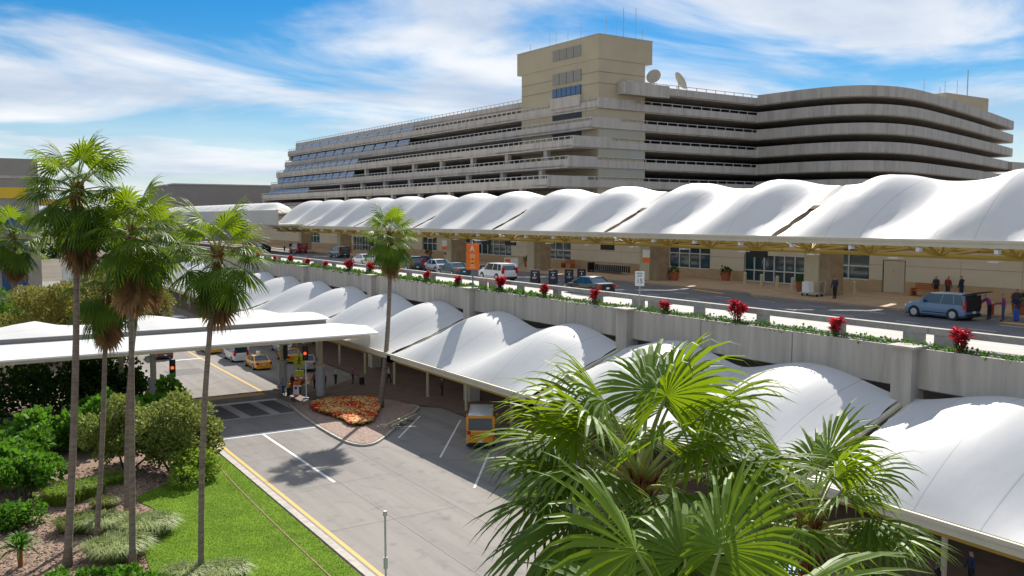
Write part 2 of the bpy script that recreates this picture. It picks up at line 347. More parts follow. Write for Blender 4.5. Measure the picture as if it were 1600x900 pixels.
WALLX = 39.6
COLY = [4.5, 26.2, 47.5, 69.0, 90.4, 112.0, 133.5, 155, 176.5]
pw = thing('planter_wall', 'long stained concrete planter wall edging the elevated road', 'wall', (WALLX, 0, 8.2))
edges = [-12] + COLY + [200]
for i in range(len(edges) - 1):
    a, b = edges[i], edges[i + 1]
    nseg = 3
    for k in range(nseg):
        y0, y1 = a + (b - a) * k / nseg + 0.03, a + (b - a) * (k + 1) / nseg - 0.03
        bb = MB().box(0, 0.22, y0, y1, 0.05, 2.0); bb.box(0.22, 1.35, y0, y1, 0.9, 1.75)
        bb.build('wall_panel', M_conc, pw)
MB().box(0.05, 0.5, -12, 200, 0.0, 0.6).build('girder', M_under_shade, pw)
for y in COLY:
    c = MB().box(-0.55, 0.5, y - 0.55, y + 0.55, -8.2, 2.0); c.build('column', M_conc, pw)
    MB().box(-0.75, 0.5, y - 0.75, y + 0.75, 2.0, 2.12).build('column_cap', M_kerb, pw)
br = thing('road_barrier', 'concrete post and beam barrier along the elevated road', 'barrier', (41.3, 0, 10.2))
for i in range(len(edges) - 1):
    MB().box(-0.16, 0.2, edges[i] + 0.02, edges[i + 1] - 0.02, 0.52, 0.85).build('beam', M_kerb, br)
y = -8.0; 
for yc in COLY:
    for dy in (-0.85, 0.85, 5.4, 10.75, 16.1):
        w = 0.55 if abs(dy) < 1 else 0.4
        MB().box(-0.12, 0.16, yc + dy - w, yc + dy + w, -0.25, 0.55).build('post', M_kerb, br)

# ground cover along planter
def leafcloud(b, n, rx, ry, rz, size, c=(0, 0, 0), mi=0, shell=0.35, up=0.3, aspect=0.45, hemi=False, rn=rnd):
    for _ in range(n):
        while True:
            p = Vector((rn.uniform(-1, 1), rn.uniform(-1, 1), rn.uniform(0 if hemi else -1, 1)))
            L = p.length
            if shell < L < 1: break
        k = 1.0 if rn.random() < .8 else rn.uniform(1.0, 1.35)
        pos = Vector((p.x * rx * k + c[0], p.y * ry * k + c[1], p.z * rz * k + c[2]))
        d = (p.normalized() + Vector((rn.gauss(0, .6), rn.gauss(0, .6), rn.gauss(up, .5)))).normalized()
        s = size * rn.uniform(0.6, 1.3)
        a = d.cross(Vector((rn.gauss(0, 1), rn.gauss(0, 1), rn.gauss(0, 1)))).normalized()
        w = a * s * aspect
        m = pos + d * s * 0.5
        b.add([pos, m + w - d.cross(a) * s * .08, pos + d * s, m - w - d.cross(a) * s * .08], [(0, 1, 2, 3)], mi)
gc = MB()
yy = -6.0
while yy < 180:
    s = 1.0 if yy < 60 else 1.6
    leafcloud(gc, int(60), 0.5, 0.7, rnd.uniform(0.25, 0.5), 0.16 * s, (0.5, yy, 1.86), hemi=True, shell=0.1)
    yy += 0.75 * s if yy < 60 else 1.1
gco = gc.build('ground_cover', M_cover, None, loc=(WALLX, 0, 8.2)); kind(gco, 'stuff'); tag(gco, 'low green ground cover growing along the concrete planter', 'ground cover')

# red cordylines
def make_cordyline(seed):
    r = random.Random(seed); root = thing('red_plant', 'red leaved cordyline shrub growing in the planter along the elevated road', 'plant', group='red shrubs in the road planter')
    st = MB(); lf = MB()
    for k in range(9):
        a = r.uniform(0, 6.28); q = r.uniform(0.05, 0.36); h = r.uniform(0.75, 1.35)
        top = Vector((math.cos(a) * q, math.sin(a) * q, h)); st.tube([(top.x * .25, top.y * .25, 0), (top.x * .6, top.y * .6, h * .5), top], [0.03, .025, .02], 5)
        for j in range(34):
            z0 = -r.uniform(0, 0.28) if j > 8 else -r.uniform(0, .75)
            az = r.uniform(0, 6.28); el = r.uniform(-0.1, 1.2); d = Vector((math.cos(az) * math.cos(el), math.sin(az) * math.cos(el), math.sin(el)))
            L = r.uniform(.25, .42) * (1 if j > 8 else .6); p = top + Vector((0, 0, z0)); s = Vector((-math.sin(az), math.cos(az), 0)) * .06
            tip = p + d * L + Vector((0, 0, -.12 * L)); m = p + d * L * .5 + Vector((0, 0, .03))
            lf.add([p, m + s, tip, m - s], [(0, 1, 2, 3)], r.choice((0, 0, 1, 2)) if j > 8 else r.choice((2, 2, 3)))
    st.build('stem', M_bark, root); lf.build('foliage', [M_red, M_red2, M_red3, M_olive], root); return root
cords = [make_cordyline(s) for s in (3, 4, 5)]
for i, y in enumerate([17.0, 23.9, 30.9, 38.1, 44.4, 52.0, 58.6, 65.5, 72.6, 79.0, 86.2, 93.2, 99.2, 106.3, 113.2, 120.1, 127.1, 134.8, 142, 149]):
    src = cords[i % 3]
    o = src if i < 3 else copytree(src)
    o.location = (WALLX + 0.7 + rnd.uniform(-.1, .1), y, 9.98); o.rotation_euler = (0, 0, rnd.uniform(0, 6.28)); s = rnd.uniform(.8, 1.3); o.scale = (s, s, s * rnd.uniform(.9, 1.1))

# ---------------------------------------------------------------- tensile canopies
def canopy_panel(name, label, group, x0, z0, x1, z1, ya, yb, rise, back=None, tuck=0.0, nu=44, nv=16):
    root = thing(name, label, 'canopy', (x0, (ya + yb) / 2, 0), group=group)
    W = yb - ya; yc = (ya + yb) / 2; gap = 0.5
    b = MB(); rows = []
    prof = [i / nv for i in range(nv + 1)]
    ext = [1 + 0.12 * k for k in range(1, 5)] if back else []
    for v in prof + ext:
        row = []
        for i in range(nu + 1):
            u = i / nu
            w = abs(((u * 2) % 1.0) - 0.5) * 2            # 0 at arch, 1 at valley
            g = (0.5 + 0.5 * math.cos(math.pi * w)) ** (1.25 if back else 0.75)
            if v <= 1:
                base = z0 + (z1 - z0) * v - 0.12 * math.sin(math.pi * v)
                arch = math.sin(math.pi / 2 * min(1, (v / 0.86)) ** 0.85) if v < 0.86 else 1 - 0.55 * ((v - .86) / .14) ** 2 * (0 if back else 1)
                top = z0 + (z1 - z0 + rise[1]) * arch if back else z0 + (z1 - z0) * v + rise[0] * math.sin(math.pi * .80 * v) ** .9 
                z = base + (top - base) * g
            else:
                e = (v - 1) / 0.48
                z = z1 + rise[1] * g * (1 - e) - back * e * e
            scal = 0.16 * abs(math.sin(v * math.pi * 4)) ** 0.8 if v <= 1 else 0
            y = ya + gap * .5 + (W - gap) * u - yc
            if i == 0: y += scal
            if i == nu: y -= scal
            x = (x1 - x0) * v
            row.append(len(b.v)); b.v.append((x, y, z))
        rows.append(row)
    for r0, r1 in zip(rows, rows[1:]):
        for i in range(nu):
            b.f.append((r0[i], r0[i + 1], r1[i + 1], r1[i])); b.mi.append(0)
    # make sure normals look up
    o = b.build('membrane', M_membrane, root, smooth=True)
    if o.data.polygons[nu * 3].normal.z < 0: o.data.flip_normals()
    MB().box(-0.28, 0.02, -W / 2 + .02, W / 2 - .02, z0 - 0.42, z0 - 0.02).box(-0.36, -0.28, -W / 2 + .02, W / 2 - .02, z0 - 0.12, z0 + 0.05).build('gutter', M_gutter, root)
    return root
UX0, UZ0, UX1, UZ1 = 52.5, 15.1, 60.4, 19.05
UY = [5.8, 26.0, 46.2, 66.4, 86.8, 107.0, 127.2, 147.4, 167.6]
for i in range(len(UY) - 1):
    c = canopy_panel('upper_canopy', 'white twin humped upper canopy ' + ['beyond the seated traveller at the wall', 'above the boxy car with the raised tailgate', 'above the automatic doors and cream bollards', 'above the black sandwich boards', 'behind the orange terminal sign', 'above the navy utility car', 'behind the crown of the island palm', 'above the bright red utility car'][i], 'upper fabric canopies', UX0, UZ0, UX1, UZ1, UY[i], UY[i + 1], (0, 0.62), back=1.6)
    # yellow trusses
    t = MB(); W = UY[i + 1] - UY[i]
    t.tube([(1.2, -W / 2 + .1, 14.05), (1.2, W / 2 - .1, 14.05)], 0.16, 6); t.tube([(5.5, -W / 2 + .1, 14.3), (5.5, W / 2 - .1, 14.3)], 0.16, 6)
    t.build('truss_chord', M_truss, c)
    for k in range(4):
        yk = -W / 2 + W * (k + .5) / 4
        s = MB(); s.tube([(0, yk, 14.75), (1.2, yk, 14.05), (5.5, yk, 14.3), (8.8, yk, 14.2)], .11, 6)
        for d in (-2.1, -1.0, 1.0, 2.1): s.tube([(1.2, yk, 14.05), (0.05, yk + d, 14.8)], .07, 5); s.tube([(1.2, yk, 14.1), (5.0, yk + d, 16.0)], .06, 5)
        s.build('truss_strut', M_truss, c)
        MB().box(-.1, .25, yk + .6, yk + .85, 14.35, 14.6).build('flood_light', M_white, c)
    for k in range(3):
        yk = -W / 2 + W * (k + .6) / 3
        MB().box(1.0, 1.6, yk - .35, yk + .35, 13.78, 13.86).build('lamp', M_white, c)
# far part of the departures kerb beyond the big canopies
for i in range(9):
    ya = 171 + i * 9.5
    canopy_panel('far_canopy', 'small white humped canopy beyond the pale footbridge beam', 'far fabric canopies', 49, 17.2, 56, 18.5, ya, ya + 9.5, (0, 0.9), back=1.0, nu=20, nv=8)
fb = thing('footbridge_beam', 'long pale grey fascia beam of the far terminal end', 'beam', (49, 150, 14.9))
MB().box(-1.0, -0.6, 0, 110, 0.35, 2.9).build('fascia', mat('fascia_grey', (0.55, 0.54, 0.50), 0.8, var=.1, scale=.3), fb)
MB().box(-0.6, 8, 0, 110, 0.2, 0.5).build('soffit', M_gutter, fb)

LX0, LZ0, LX1, LZ1 = 31.8, 5.0, 39.45, 7.75
LY = [4.4, 26.0, 47.5, 69.0, 90.5, 112.0, 133.5, 155, 176.5]
for i in range(len(LY) - 1):
    c = canopy_panel('lower_canopy', 'white twin humped lower canopy ' + ['above the traveller carrying a bag', 'behind the low fan palms', 'beside the yellow orange shuttle van', 'behind the trunk of the island palm', 'behind the tip of the crossing canopy', 'second beyond the crossing canopy', 'third beyond the crossing canopy', 'fourth beyond the crossing canopy'][i], 'lower fabric canopies', LX0, LZ0, LX1, LZ1, LY[i], LY[i + 1], (1.45, 0), nu=48, nv=20)
    W = LY[i + 1] - LY[i]
    MB().tube([(.2, -W / 2 + .1, 4.4), (.2, W / 2 - .1, 4.4)], .13, 6).build('edge_truss', M_truss, c)
    for s in (-1, 1):
        MB().tube([(0.1, s * (W / 2 - .5), 4.6), (7.4, s * (W / 2 - .25), 7.4)], .16, 8).build('edge_tube', M_gutter, c)
        MB().box(-.35, .25, s * (W / 2) - .3, s * W / 2 + .3, 4.3, 4.9).build('anchor_bracket', M_gutter, c)
    for k in (-1, 0, 1):
        MB().tube([(5.2, k * W / 3, 0.1), (5.2, k * W / 3, 6.6)], .14, 8).build('post', M_colcream, c)

# bridge canopy over the crossing
bc = thing('crossing_canopy', 'flat white two level canopy spanning the crossing', 'canopy', (0, 73, 0))
b = MB(); nx = 40; xs = [-40 + 71.5 * i / nx for i in range(nx + 1)]
MB().prism([(-40, 0), (32.4, 0), (33.6, 5.5), (31.6, 9.2), (-40, 9.2)], 6.2, 6.32).build('lower_roof', M_membrane, bc)
MB().box(-40, 31.0, 9.2, 9.4, 6.3, 6.72).build('fascia', mat('fascia_dark', (0.2, 0.19, 0.17), 0.8), bc)
ys = [9.4 + 7.4 * j / 10 for j in range(11)]
for j, yv in enumerate(ys):
    for i, xv in enumerate(xs):
        e = j / 10
        ph = ((xv + 3.5) % 9.6) / 9.6; g = (0.5 + .5 * math.cos(2 * math.pi * ph)) ** 2
        b.v.append((xv, yv, 6.72 + (0.2 + .75 * g) * math.sin(math.pi * e) ** 0.9))
for j in range(10):
    for i in range(nx):
        o = j * (nx + 1) + i; b.f.append((o, o + 1, o + nx + 2, o + nx + 1)); b.mi.append(0)
b.build('membrane', M_membrane, bc, smooth=True)
MB().box(-40, 31.2, 0.4, 16.6, 5.9, 6.19).build('soffit', M_gutter, bc)
for (x, y) in [(28.9, 5.3), (26.8, 9.8), (14.4, 5.3), (12.6, 9.8), (2, 5.3)]:
    MB().tube([(x, y, 0), (x, y, 2.8)], .42, 14).build('pier_base', M_steel, bc); MB().tube([(x, y, 2.8), (x, y, 3.0)], .5, 14).build('pier_collar', M_colcream, bc)
    MB().tube([(x, y, 3.0), (x, y, 6.0)], .24, 12).build('pier', M_colcream, bc)

# ---------------------------------------------------------------- terminal building front
TX = 66.0
tb = thing('terminal_building', 'cream panelled airport terminal front behind the white canopies', 'building', (TX, 0, 10.35))
MB().box(1.2, 14, -12, 240, 0, 6.6).build('core', M_cream, tb)
MB().box(-2.6, 14, -12, 240, 6.9, 7.2).build('roof_slab', M_cream, tb)
def wallrun(y0, y1, base=True):
    n = max(1, round((y1 - y0) / 4.5)); w = (y1 - y0) / n
    for k in range(n):
        for (z0, z1) in ((0.95, 2.2), (2.23, 3.5), (3.53, 6.8)):
            MB().box(0, 1.25, y0 + k * w + .012, y0 + (k + 1) * w - .012, z0, z1).build('wall_panel', M_cream, tb)
    MB().box(0.02, 1.25, y0, y1, 0.9, 6.8).build('panel_joint', M_joint, tb).location.x = 0.02
    MB().box(-0.06, 1.25, y0, y1, 0, 0.94).build('base_course', M_cream2, tb)
def windowrun(y0, y1, n, rows, z0=0.9, z1=5.4):
    w = (y1 - y0) / n; hs = [z0 + (z1 - z0) * k / rows for k in range(rows + 1)]
    fr = MB()
    for k in range(n + 1): fr.box(.1, .3, y0 + k * w - .06, y0 + k * w + .06, z0, z1)
    for h in hs: fr.box(.11, .29, y0, y1, h - .05, h + .05)
    fr.build('window_frame', M_frame, tb)
    for k in range(n):
        for j in range(rows): MB().box(.18, .24, y0 + k * w + .06, y0 + (k + 1) * w - .06, hs[j] + .05, hs[j + 1] - .05).build('pane', M_glass, tb)
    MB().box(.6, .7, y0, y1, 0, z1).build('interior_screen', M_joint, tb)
    if z0 > .3: MB().box(-.04, 1.25, y0, y1, 0, z0 - .05).build('base_course', M_cream2, tb)
    MB().box(.02, 1.25, y0, y1, z1 + .05, 6.8).build('lintel', M_cream, tb)
def doorrun(y0, y1, n):
    windowrun(y0, y1, n, 1, 0.05, 2.6); fr = MB()
    fr.box(.05, .35, y0, y1, 2.55, 3.1); fr.box(.07, .33, y0, y1, 1.05, 1.15); fr.build('door_frame', M_frame, tb)
    w = (y1 - y0) / max(1, n // 2)
    for k in range(max(1, n // 2)): MB().box(.16, .24, y0 + k * w + .05, y0 + (k + 1) * w - .05, 3.15, 4.4).build('transom_pane', M_glass, tb)
segs = [('w', -12, 44.2), ('d1', 44.2, 46.3), ('w', 46.3, 47.6), ('g', 47.6, 51.8, 2, 4), ('e', 51.8, 61.6, 8), ('w', 61.6, 66.2), ('g', 66.2, 75.4, 6, 3), ('w', 75.4, 90.2), ('g', 90.2, 97, 4, 4), ('w', 97, 104),
        ('g', 104, 117, 8, 3), ('w', 117, 126), ('g', 126, 131, 3, 4), ('w', 131, 141), ('g', 141, 152, 6, 3), ('e', 152, 160, 6), ('w', 160, 178), ('g', 178, 188, 5, 3), ('w', 188, 240)]
for s in segs:
    if s[0] == 'w': wallrun(s[1], s[2])
    elif s[0] == 'g': windowrun(s[1], s[2], s[3], s[4])
    elif s[0] == 'e': doorrun(s[1], s[2], s[3])
    else:
        d = MB().box(.03, .2, s[1] + .1, s[2] - .1, 0, 2.6).build('service_door', mat('door_cream', (.55, .49, .38), .6), tb)
        MB().box(0, 1.25, s[1], s[2], 2.65, 6.8).build('lintel', M_cream, tb)
        text('!', .35, M_dark, d, Matrix.Translation((.02, (s[1] + s[2]) / 2, 1.75)) @ Matrix.Rotation(R(-90), 4, 'Z') @ Matrix.Rotation(R(90), 4, 'X'))
for i, y in enumerate(UY):
    c = thing('canopy_column', 'broad brown stone column carrying the upper canopies', 'column', (59.6, y + .9, 10.35), group='brown kerbside columns')
    MB().box(-.75, .75, -1.25, 1.25, 0, 4.0).build('shaft', M_brown, c); MB().box(-.95, -.752, -.2, 1.2, 0, 4.0).build('lit_face_paint', M_colcream, c)  # lit narrow side of the column painted in as a cream slab
    MB().box(-.8, .8, -1.3, 1.3, 0, .3).build('plinth', M_brown, c)

# ---------------------------------------------------------------- parking garage
ga = R(2.15); GA = Vector((-math.sin(ga), math.cos(ga))); GB = Vector((math.cos(ga), math.sin(ga))); G0 = Vector((90.2, 116.0))
gr = thing('parking_garage', 'huge stepped concrete parking garage with a tan tower', 'building', (G0.x, G0.y, 0), ga)
# local frame: x = b (right), y = a (receding)
curve = smoothcurve([(38.6, -1.2), (38.9, -6), (39.2, -10), (40.8, -15.4), (45.2, -19.8), (54.6, -21), (71, -17.8), (97, -11.3), (124, -4.0)], 6)
LEV = [(39.1, 5.9, 147), (35.95, 0.0, 138), (32.75, -1.0, 138), (29.55, -5.0, 134), (26.35, -6.0, 136), (23.15, -10.0, 132), (19.95, -11.0, 136)]
for k, (zt, bl, aend) in enumerate(LEV):
    # floor slab
    front = [(bl, aend), (bl, 0.3)] + [(38.3, 0.3)] + [(x + .3, y + .25) for x, y in curve] + [(124, 60), (60, 60), (45, 90), (45, aend)]
    sl = MB().prism(front if k else [(bl, aend), (bl, .3)] + front[2:], zt - 1.95, zt - 1.5); sl.build('floor_slab', M_conc2, gr)
    lo, hi = (1.75, 0.55)
    # left face: parapet + rail (solid at the roof)
    npan = 12
    for q in range(npan): MB().strip([(bl, aend * (q + 1) / npan - .03), (bl, aend * q / npan)], 0.28, zt - lo, zt - hi).build('parapet_panel', M_conc2, gr)
    right = MB().strip([(bl - .002, 0.0), (38.3, 0.0)], 0.3, zt - lo, zt - hi)
    right.build('parapet', M_conc2, gr)
    MB().strip([(bl, -.002), (bl + 6 + (k % 2) * 2, -.002)], .3, zt - lo, zt - .02).build('parapet_corner', M_conc2, gr)
    cp = [(38.3, 0.01)] + curve
    for q in range(0, len(cp) - 1, 3):
        seg = [list(p) for p in cp[q:q + 4]]
        d = (Vector(seg[-1]) - Vector(seg[-2])).normalized() * .035; seg[-1][0] -= d.x; seg[-1][1] -= d.y
        MB().strip(seg, 0.3, zt - 1.8, zt).build('curved_parapet_panel', M_conc2, gr)
    MB().strip(cp, 0.29, zt - 1.75, zt - .05).build('parapet_backing', M_joint, gr).location = (.06, .06, 0)
    r1 = MB(); r1.tube([(bl + .1, aend, zt - .05), (bl + .1, .3, zt - .05)], .06, 5)
    a = 0.8
    while a < aend:
        r1.box(bl + .04, bl + .16, a - .05, a + .05, zt - hi, zt - .05); a += 1.6
    r1.build('railing', M_rail, gr)
    r2 = MB(); r2.tube([(bl + 6, -.1 + .2, zt - .05), (38.3, .1, zt - .05)], .06, 5); x = bl + 7
    while x < 38: r2.box(x - .05, x + .05, .04, .16, zt - hi, zt - .05); x += 2.4
    r2.build('railing', M_rail, gr)
    # columns between levels (left face)
    if k:
        a = 8.0
        while a < 100:
            if k >= 3: MB().box(bl + .35, bl + 1.15, a - .45, a + .45, zt - 5.0, zt - 1.9).build('pillar', M_conc2, gr)
            a += 11.5
    # stepped far end block
    MB().box(bl + .3, 45, aend - 1.2, aend, zt - 3.2, zt - .4).build('end_wall', M_conc2, gr)
# closed inner core keeps the decks dark
MB().prism([(24, 140), (24, 22), (45, 22), (60, 30), (118, 30), (118, 58), (60, 58), (44, 88), (44, 140)], 0, 37.2).build('inner_core', M_concd, gr)
MB().prism([(-9, 137), (-9, 100), (40, 100), (40, 137)], 0, 20.4).build('lower_block', mat('brown_concrete', (.34, .28, .21), .9, var=.2, scale=.4), gr)
# slanted glazing on the far half of the left face
for k, (zt, bl, aend) in enumerate(LEV[1:6]):
    n = 12; a0 = 58 + (k // 2) * 18 + 6; w = (aend - 4 - a0) / n
    up = LEV[k][1]
    for j in range(n):
        a = a0 + j * w
        b = MB()
        x0, x1 = (bl + .3, min(up, bl + 2.2) if k % 2 else bl + 1.0); z0, z1 = zt - .5, zt + (.95 if k % 2 else .7)
        b.add([(x0, a, z0), (x0, a + w * .86, z0), (x1, a + w * .86, z1), (x1, a, z1), (x1 + .3, a, z0), (x1 + .3, a + w * .86, z0)],
              [(0, 1, 2, 3)[::-1], (0, 3, 4), (1, 5, 2), (3, 2, 5, 4), (0, 4, 5, 1)])
        b.build('atrium_window', M_glassl, gr)
# tower
MB().box(0.25, 10.4, .25, 21.7, 19, 42.1).build('tower_shaft', M_tan, gr)
for z in (24.4, 27.6, 30.8):
    MB().box(.3, 10.5, .17, .25, z - 1.3, z + 1.0).build('painted_wall', M_tan2, gr)
MB().box(0.15, 11.9, .15, 23.0, 42.1, 45.9).build('tower_head', M_tan, gr)
MB().box(0.1, 12.0, .1, 23.1, 45.9, 46.02).build('tower_coping', M_steel, gr)
for z in (38.2, 40.0): MB().box(.2, 10.42, .2, 21.72, z, z + .06).build('tower_joint', M_joint, gr)
for j in range(4):
    for i in range(2):
        MB().box(.05, .26, 4.6 + j * 1.95, 6.4 + j * 1.95, 42.3 - i * 2.6 - (1.4 if i else 0) + .8, 44.6 - i * 2.6 - (1.4 if i else 0) + .3).build('louvre', M_louvre, gr)
for j in range(6): MB().box(.02, .26, 4.6 + j * 1.3, 5.75 + j * 1.3, 36.95, 38.4).build('tower_window', M_glassb, gr)
MB().box(-.25, .3, 4.4, 12.5, 35.0, 36.8).build('tower_balcony', M_conc2, gr)
for z in (33.2, 30.0): MB().box(.1, .3, 4.5, 12.3, z - .1, z + 1.5).build('tower_opening_shade', M_dark, gr)  # dark boxes on the wall paint in the shade of openings
MB().box(4.2, 14.5, -1.4, .2, 36.6, 38.6).build('stair_balcony', M_conc2, gr)
for (x, y, h, r) in [(1, 20, 1.4, .04), (1.5, 15, 3.2, .03), (1.4, 13, 2.6, .03), (2, 10.5, 2.6, .03), (2, 7, 3.2, .03), (5, 4, 4.0, .04), (6.5, 3, 4, .035), (6.5, 1.4, 5.2, .05), (8, 3, 4, .04), (9.8, 2, 5.6, .05), (10.8, 1.5, 2.2, .05)]:
    MB().tube([(x, y, 45.9), (x, y, 45.9 + h)], r, 5).build('antenna', M_steel, gr)
MB().box(98, 116, -2, 16, 37, 44.0).build('stair_tower', M_tan, gr)
for (x, y, h) in [(92, 6, 7), (96, 2, 8.2), (99, 0, 6.5), (101, 0, 8.0), (106, 0, 8.6), (108.5, -1, 11.0)]:
    MB().tube([(x, y, 38), (x, y, 39 + h)], .06 if h < 10 else .13, 5).build('antenna', M_steel, gr)
MB().box(120, 131, -6, 4, 27.6, 29.4).build('end_balcony', M_conc2, gr)
def dish(label, x, y, z, rad, az, el):
    p = G0 + GB * x + GA * y; d = thing('satellite_dish', label, 'satellite dish', (p.x, p.y, z), az)
    b = MB(); n = 20; rings = 5
    for j in range(rings + 1):
        for k in range(n):
            r = rad * j / rings; b.v.append((r * math.cos(6.2832 * k / n), r * math.sin(6.2832 * k / n), .28 * rad * (j / rings) ** 2))
    for j in range(rings):
        for k in range(n): b.f.append((j * n + k, j * n + (k + 1) % n, (j + 1) * n + (k + 1) % n, (j + 1) * n + k)); b.mi.append(0)
    o = b.build('reflector', mat('dish_grey', (.33, .34, .33), .6), d, smooth=True); o.rotation_euler = (0, R(90) - el, 0); o.location = (0, 0, 2.2)
    MB().tube([(0, 0, -.2), (0, 0, 2.2)], .12, 8).build('mast', M_steel, d)
    f = MB().tube([(0, 0, 0), (0, 0, rad * .9)], .05, 5); fo = f.build('feed_arm', M_steel, d); fo.rotation_euler = (0, R(90) - el, 0); fo.location = (0, 0, 2.2)
dish('round grey satellite dish facing outward beside the tan tower', 14.6, 2.5, 38.4, 1.3, R(-150), R(20))
dish('tilted pale satellite dish seen edge on on the garage roof', 21.0, 3.0, 38.2, 1.7, R(-22), R(32))

# ---------------------------------------------------------------- other buildings
ob = thing('office_building', 'grey office block with a yellow band and blue windows', 'building', (-20, 150, 0))
MB().box(0, 32.4, 0, 30, 0, 25.1).build('wall', mat('office_grey', (.33, .30, .26), .9, var=.1, scale=.3), ob)
MB().box(0, 30.8, -.15, 0, 19.3, 20.9).build('yellow_band', mat('band_yellow', (.75, .48, .03), .6), ob)
MB().box(0, 32.5, -.1, 30, 22.2, 22.6).build('string_course', M_conc2, ob)
for x0 in (22.5, 27.2):
    for z0 in (14.6, 10.2, 5.8): 
        MB().box(x0, x0 + 3.4, -.06, .05, z0, z0 + 3.2).build('window', M_glassb, ob)
sg = thing('storage_silo', 'pair of tall white cylinders beside the grey office block', 'silo', (14.8, 140, 0))
for dx in (0, 1.6): MB().tube([(dx, 0, 0), (dx, 0, 12.6 - dx * .4)], .75, 16).build('cylinder', M_white, sg)
fbld = thing('hangar_building', 'long low grey building far behind the canopies', 'building', (63, 300, 0))
MB().box(0, 60, 0, 40, 0, 27).build('wall', mat('hangar_grey', (.30, .27, .25), .9, var=.1, scale=.1), fbld)
MB().box(-.2, 60.2, -.2, 40.2, 27, 27.4).build('parapet', M_conc2, fbld)
ml = thing('monorail_track', 'yellow elevated guideway beyond the palms', 'guideway', (13, 170, 0))
MB().box(0, 7, 0, 3, 18.5, 19.6).build('beam', M_truss, ml); MB().box(0, 7, 0, 3, 12.2, 13.2).build('deck', M_colcream, ml)
for x in (5.5,): MB().box(x, x + 1.2, .8, 2.2, 0, 18.5).build('pier', M_conc2, ml)

# ---------------------------------------------------------------- palms
def palm_leaf(seed, pitch, Lp=1.3, Lb=1.3, nseg=36, dead=False):
    r = random.Random(seed); b = MB(); p = Vector((0, 0, 0)); ang = pitch; pts = [p.copy()]
    bend = r.uniform(.25, .5) if not dead else .7
    for i in range(6):
        d = Vector((math.cos(ang), 0, math.sin(ang))); p = p + d * Lp / 6; pts.append(p.copy()); ang -= bend / 6 * (1.0 if math.cos(ang) > 0 else -.3)
    b.tube(pts, [.045, .038, .032, .028, .025, .022, .018], 5, mi=1)
    ax = Vector((math.cos(ang), 0, math.sin(ang))); side = Vector((0, 1, 0)); nor = ax.cross(side) * -1
    if nor.z < 0 and not dead: pass
    dphi = R(260) / nseg; ns = 6
    droop = r.uniform(.6, 1.35) * (1.6 if dead else 1)
    for k in range(nseg):
        phi = -R(130) + dphi * (k + .5)
        d = (ax * math.cos(phi) + side * math.sin(phi) + nor * (.30 * abs(math.sin(phi)) - .05 + (.07 if k % 2 else 0))).normalized()
        L = Lb * (.72 + .28 * math.cos(phi * .7)) * r.uniform(.92, 1.06)
        tdroop = droop * r.uniform(.6, 1.5)
        q = p.copy(); vs = []
        wv = d.cross(nor).normalized()
        for j in range(ns + 1):
            t = j / ns; rr = L * t
            if t <= .5: w = rr * math.tan(dphi / 2) * 1.06
            else: w = L * .5 * math.tan(dphi / 2) * 1.06 * (1 - (t - .5) / .5) ** .9 + .001
            vs += [q + wv * w, q + nor * (w * .38), q - wv * w]
            g = tdroop * (t ** 2.2) * 1.3
            dd = (d + Vector((0, 0, -g))).normalized(); q = q + dd * L / ns
        fs = []
        for j in range(ns):
            o = 3 * j; fs += [(o, o + 1, o + 4, o + 3), (o + 1, o + 2, o + 5, o + 4)]
        b.add(vs, fs, 0)
    return b
LEAF = {}
for ci, deg in enumerate((78, 55, 32, 10, -15, -40, -64)):
    LEAF[deg] = []
    for s in range(3):
        o = palm_leaf(100 + ci * 7 + s, R(deg)).build('frond_proto', [M_frond if deg < 55 else M_frondy, M_pet])
        LEAF[deg].append(o.data); bpy.data.objects.remove(o)
DEADL = []
for s in range(2):
    o = palm_leaf(300 + s, R(-62), Lp=.8, Lb=1.0, nseg=22, dead=True).build('dead_proto', [M_dead, M_dead]); DEADL.append(o.data); bpy.data.objects.remove(o)
